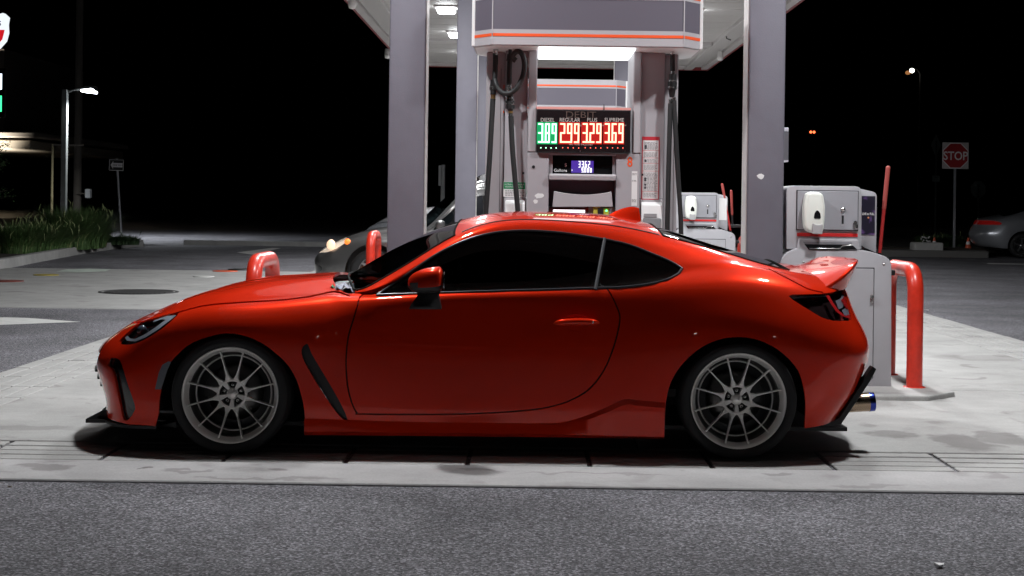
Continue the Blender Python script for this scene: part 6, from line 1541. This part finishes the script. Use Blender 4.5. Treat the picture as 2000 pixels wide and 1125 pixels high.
# low restaurant building
bY = 60.0; v_ = bY / F; e = at(68, 268, bY)
t = empty('restaurant', (e.x - 8, bY + 5, 0), 'low dark building with a pale flat eave at the left edge', 'building')
MB().box(-16, 6.0, -3.0, 8, 0, e.z - .1).build('wall', mat('building_wall', (.12, .10, .085), .8), t)
MB().box(-18, 8.0, -5.0, 9, e.z - .02, e.z + .22, bev=.05).build('eave', mat('eave_paint', (.42, .38, .33), .6), t)
MB().box(-18, 7.75, -4.8, 9, e.z - .48, e.z - .12, bev=.03).build('soffit_band', mat('soffit_paint', (.55, .49, .40), .6), t)
MB().prism([(-18, 0), (7.2 - .5, 0), (6.6, .32), (6.0, .46), (4.5, .55), (-18, .62)], -4.6, 8, 'y', bev=.03).build('barrel_roof', mat('roof_dark', (.06, .055, .045), .6), t); t.children[-1].location = (0, 0, e.z + .225)
for x in (-2.0, -8): MB().box(x - 1, x + 1, -3.05, -2.99, .9, 2.4).build('window', BLACKG, t)
lm = MB().box(4.2, 4.8, -7.2, -6.6, .05, .35, bev=.03).build('added_flood', BLACKP, t)  # invented lamp with its spot, added to brighten the eave
MB().box(4.25, 4.75, -7.0, -6.65, .352, .36).build('lit_lens', emis('fill_lens', (1, .86, .62), 6), lm)
ld = bpy.data.lights.new('eave_fill', 'SPOT'); ld.energy = 6500; ld.color = (1, .92, .80); ld.spot_size = 1.5; ld.spot_blend = .7
lo = bpy.data.objects.new('lamp_glow', ld); COL.objects.link(lo); lo.parent = t; lo.location = (4.5, -6.9, .45); lo.rotation_euler = (math.radians(150), 0, 0)
# small tree at the left edge
c = at(-22, 345, 33.0); rr = random.Random(9)
t = empty('small_tree', (c.x, 33.0, .1), 'leafy young tree half out of frame at the left edge', 'tree')
tk = MB().tube([(0, 0, 0), (.03, 0, .9), (-.02, .03, 1.6), (.02, 0, 2.4)], [.05, .045, .035, .015], 8)
lf = MB()
for i in range(16):
    z = rr.uniform(1.1, 2.4); a_ = rr.uniform(0, 2 * PI); ln_ = rr.uniform(.25, .52); e_ = Vector((math.cos(a_) * ln_, math.sin(a_) * ln_, z + rr.uniform(-.05, .25)))
    tk.tube([(0, 0, z - .1), e_ * .6 + Vector((0, 0, z * .36)), e_], [.014, .010, .004], 5)
    for k_ in range(46):
        u = rr.uniform(.35, 1.08); p = Vector((0, 0, z - .1)).lerp(e_, u) + Vector((rr.gauss(0, .055), rr.gauss(0, .055), rr.gauss(0, .05))); d_ = Vector((rr.uniform(-1, 1), rr.uniform(-1, 1), rr.uniform(-.8, .4))).normalized() * rr.uniform(.03, .06); s_ = d_.cross(Vector((rr.uniform(-1, 1), rr.uniform(-1, 1), 1))).normalized() * .018
        lf.add([p, p + d_ * .5 + s_, p + d_, p + d_ * .5 - s_], [(0, 1, 2, 3)])
tk.build('trunk', BARK, t); lf.build('crown', mat('tree_leaf', (.05, .10, .035), .5, var=.4, vscale=9), t, recalc=False)

# ------------------------------------------------------------------ right side: signs, median, distant lamps
a = at(1866, 304, 40.5); u_ = 40.5 / F
t = empty('stop_sign', (a.x, 40.5, 0), 'red stop sign on a square white backing plate at the right', 'sign')
MB().box(-.03, .03, .012, .05, -.05, a.z + .1).build('post', GALV, t)
pl = MB().box(-.36, .36, -.002, .008, -.36, .36, bev=.003).build('backing_plate', mat('sign_back_white', (.42, .40, .40), .5), t); pl.location = (0, 0, a.z); pl.rotation_euler = (0, -ROLL * 0, 0)
oc = lambda r: [(r * math.cos(PI / 8 + k * PI / 4), r * math.sin(PI / 8 + k * PI / 4)) for k in range(8)]
MB().prism(oc(.378), -.005, -.003, 'y').build('white_edge', PAPER, pl); MB().prism(oc(.355), -.008, -.0052, 'y').build('octagon', mat('stop_red', (.32, .012, .015), .5), pl)
text('lettering', 'STOP', .325, (0, -.010, -.115), PAPER, pl, sx=.86, bold=.004)
def back_sign(px, py, Y, shape, label, m, posth=True):
    a = at(px, py, Y); t = empty('road_sign', (a.x, Y, 0), label, 'sign'); u = Y / F
    pl = MB().prism([(x * u, z * u) for x, z in shape], -.004, .004, 'y').build('plate', m, t); pl.location = (0, 0, a.z)
    MB().box(-.03, .03, -.045, -.006, -.05, a.z + 10 * u).build('post', mat('post_dark', (.03, .035, .035), .5, metal=.4), t); return t, a
SB = mat('sign_back', (.09, .11, .105), .5, metal=.4)
t, a = back_sign(1828, 284, 52.0, [(0, 23), (10, 0), (0, -23), (-10, 0)], 'dark diamond shaped sign left of the stop sign', SB)
b = at(1827.5, 349, 52.0); pl2 = MB().prism([(-7.5 * 52 / F, -6 * 52 / F), (7.5 * 52 / F, -6 * 52 / F), (7.5 * 52 / F, 6 * 52 / F), (-7.5 * 52 / F, 6 * 52 / F)], -.05, -.046, 'y').build('small_plate', SB, t); pl2.location = (0, 0, b.z)
MB().prism([(-.05, .02), (.06, .02), (.06, .05), (-.05, .05)], -.054, -.0505, 'y').build('arrow', MATS['post_dark'], pl2)
back_sign(1910.5, 370, 58.0, [(15.5 * math.cos(PI / 8 + k * PI / 4), 17.5 * math.sin(PI / 8 + k * PI / 4)) for k in range(8)], 'back of an octagonal sign right of the stop sign', SB)
p0 = gnd(1690, 487); 
med = MB().prism([(p0.x - 1.8, 38.6), (p0.x + 1.9, 38.6), (p0.x + 2.4, 40.6), (p0.x + 30, 47.0), (p0.x + 30, 52), (p0.x - 2.0, 52)], -.05, .16, 'z', bev=.03).build('median', mat('dark_kerb', (.13, .125, .12), .85)); tag(med, kind='structure')
md2 = MB().prism([(p0.x - 1.0, 39.6), (p0.x + 1.8, 39.6), (p0.x + 28, 48), (p0.x + 28, 51), (p0.x - 1, 51)], .1, .20, 'z').build('median_soil', SOIL); tag(md2, kind='structure')
blk_ = at(1822, 484, 39.2); o = MB().box(-.55, .22, -.25, .25, -.2, .18, bev=.03).build('concrete_block', CONC3); o.location = (blk_.x, 39.2, .18); tag(o, 'pale concrete block at the tip of the planted median', 'block')
for i, (px, lb) in enumerate(((1806, 'low flowering plant on the median beside the concrete block'), (1826, 'leafy plant behind the concrete block'), (1846, 'leafy plant left of the stop sign post'), (1862, 'leafy plant at the foot of the stop sign'), (1884, 'leafy plant right of the stop sign post'))):
    q = at(px, 476, 41.0); blades(q.x, 41.0 + .2 * i, .18, .5, .36 + .06 * (i % 2), 340, 90 + i, 'median_plant', lb, 'plant', 'plants on the right median', [LEAFD, LEAFG2], 1.0, .02)
rr = random.Random(4)
fm = MB()
for i in range(14):
    q = at(rr.uniform(1798, 1818), rr.uniform(462, 474), 40.6); fm.lathe([(0, .02), (.03, .0), (0, -.02)], 6, 0, 'y', q)
tag(fm.build('white_flowers', PAPER), kind='stuff')
for px, py, lb in ((1825, 466, 'orange and white traffic cone on the median left of the stop sign'), (1891, 468, 'orange and white traffic cone beside the rear of the silver sedan')):
    q = at(px, py, 40.0); t = empty('traffic_cone', (q.x, 40.0, .16), lb, 'traffic cone', 'traffic cones')
    MB().box(-.10, .10, -.10, .10, 0, .03).build('base', mat('cone_orange', (.6, .10, .04), .5), t); MB().cyl((0, 0, .03), (0, 0, .32), .085, .02, n=14).build('cone', MATS['cone_orange'], t); MB().cyl((0, 0, .14), (0, 0, .22), .0625, .0445, n=14).build('white_band', PAPER, t)
t, hh = pole(865.5, 322, 0, 44.0, .07, mat('white_post', (.45, .46, .46), .5), 'pale post standing in the dark between two columns', 'marker_post', 'post')
MB().box(-.13, -.06, -.03, .03, hh - .62, hh - .02).build('side_tab', MATS['white_post'], t)
# distant street lamp and signal
a = at(1777, 137, 85.0); t = empty('distant_street_lamp', (a.x + .6, 85, 0), 'far lit street lamp high in the dark sky on the right', 'street lamp')
MB().cyl((0, 0, 0), (0, 0, a.z - .2), .1, .06, n=10).tube([(0, 0, a.z - .2), (-.2, 0, a.z + .05), (-.55, 0, a.z + .05)], .04, 8).build('pole', mat('pole_black', (.01, .01, .01), .6), t)
hd = MB().prism([(-.85, -.18), (-.42, .10), (-.36, .02), (-.66, -.26)], -.12, .12, 'y', bev=.02).build('lamp_head', MATS['pole_black'], t); hd.location = (0, 0, a.z)
MB().lathe([(0, -.14), (.09, -.10), (.13, 0), (.09, .1), (0, .14)], 12, 0, 'x', (-.52, -.15, -.04)).build('lit_lens', emis('far_lens', (1, .93, .85), 14), hd)
MB().lathe([(0, -.16), (.10, -.10), (.12, 0), (.09, .1), (0, .16)], 12, 0, 'x', (-.74, -.12, -.16)).build('warm_glow', emis('far_warm', (1, .42, .14), .35), hd)  # orange glow beside the lens, put in as a dim emissive body
a = at(1587, 258, 120.0); t = empty('traffic_signal', (a.x, 120, 0), 'two tiny red signal lights far off right of the column', 'traffic light')
MB().box(-.5, .5, .0, .25, a.z - .25, a.z + .25, bev=.05).box(-.08, .08, .05, .2, 0, a.z - .25).build('housing', MATS['pole_black'], t)
for x in (-.14, .12): MB().lathe([(0, -.03), (.09, -.01), (.11, 0)], 12, 0, 'y', (x, 0, a.z)).build('red_light', emis('signal_red', (1, .16, .05), 3) if 'signal_red' not in MATS else MATS['signal_red'], t)
# litter on the near asphalt
def scrap(px, py, sx, sy, label, seed, m=PAPER):
    q = gnd(px, py, -.010); rr = random.Random(seed)
    top = [(sx * math.cos(i * PI / 5) * rr.uniform(.6, 1.1), sy * math.sin(i * PI / 5) * rr.uniform(.6, 1.1), .006 + .012 * rr.random()) for i in range(10)]
    o = MB().add(top + [(x, y, z - .0015) for x, y, z in top], [tuple(range(10)), tuple(range(10, 20))[::-1]] + [(i, (i + 1) % 10, 10 + (i + 1) % 10, 10 + i) for i in range(10)]).build('litter', m); o.location = (q.x, q.y, -.010); tag(o, label, 'litter', 'scraps of litter on the asphalt')
scrap(1835, 1107, .024, .020, 'white scrap of paper on the asphalt at the lower right', 1)
scrap(1481, 1044, .010, .008, 'tiny pale scrap in the middle of the asphalt', 2); scrap(776, 1098, .007, .006, 'tiny pale scrap at the bottom of the asphalt', 3)
scrap(20, 955, .012, .006, 'small pale leaf scrap near the gutter on the left', 4, mat('dry_leaf', (.3, .25, .18), .8)); scrap(1900, 1063, .008, .006, 'tiny pale scrap at the right of the asphalt', 6); scrap(186, 821, .02, .012, 'pale pebble scrap before the nose of the red car', 7)
scrap(1808, 607, .05, .03, 'white scrap on the asphalt behind the right bollard', 8)
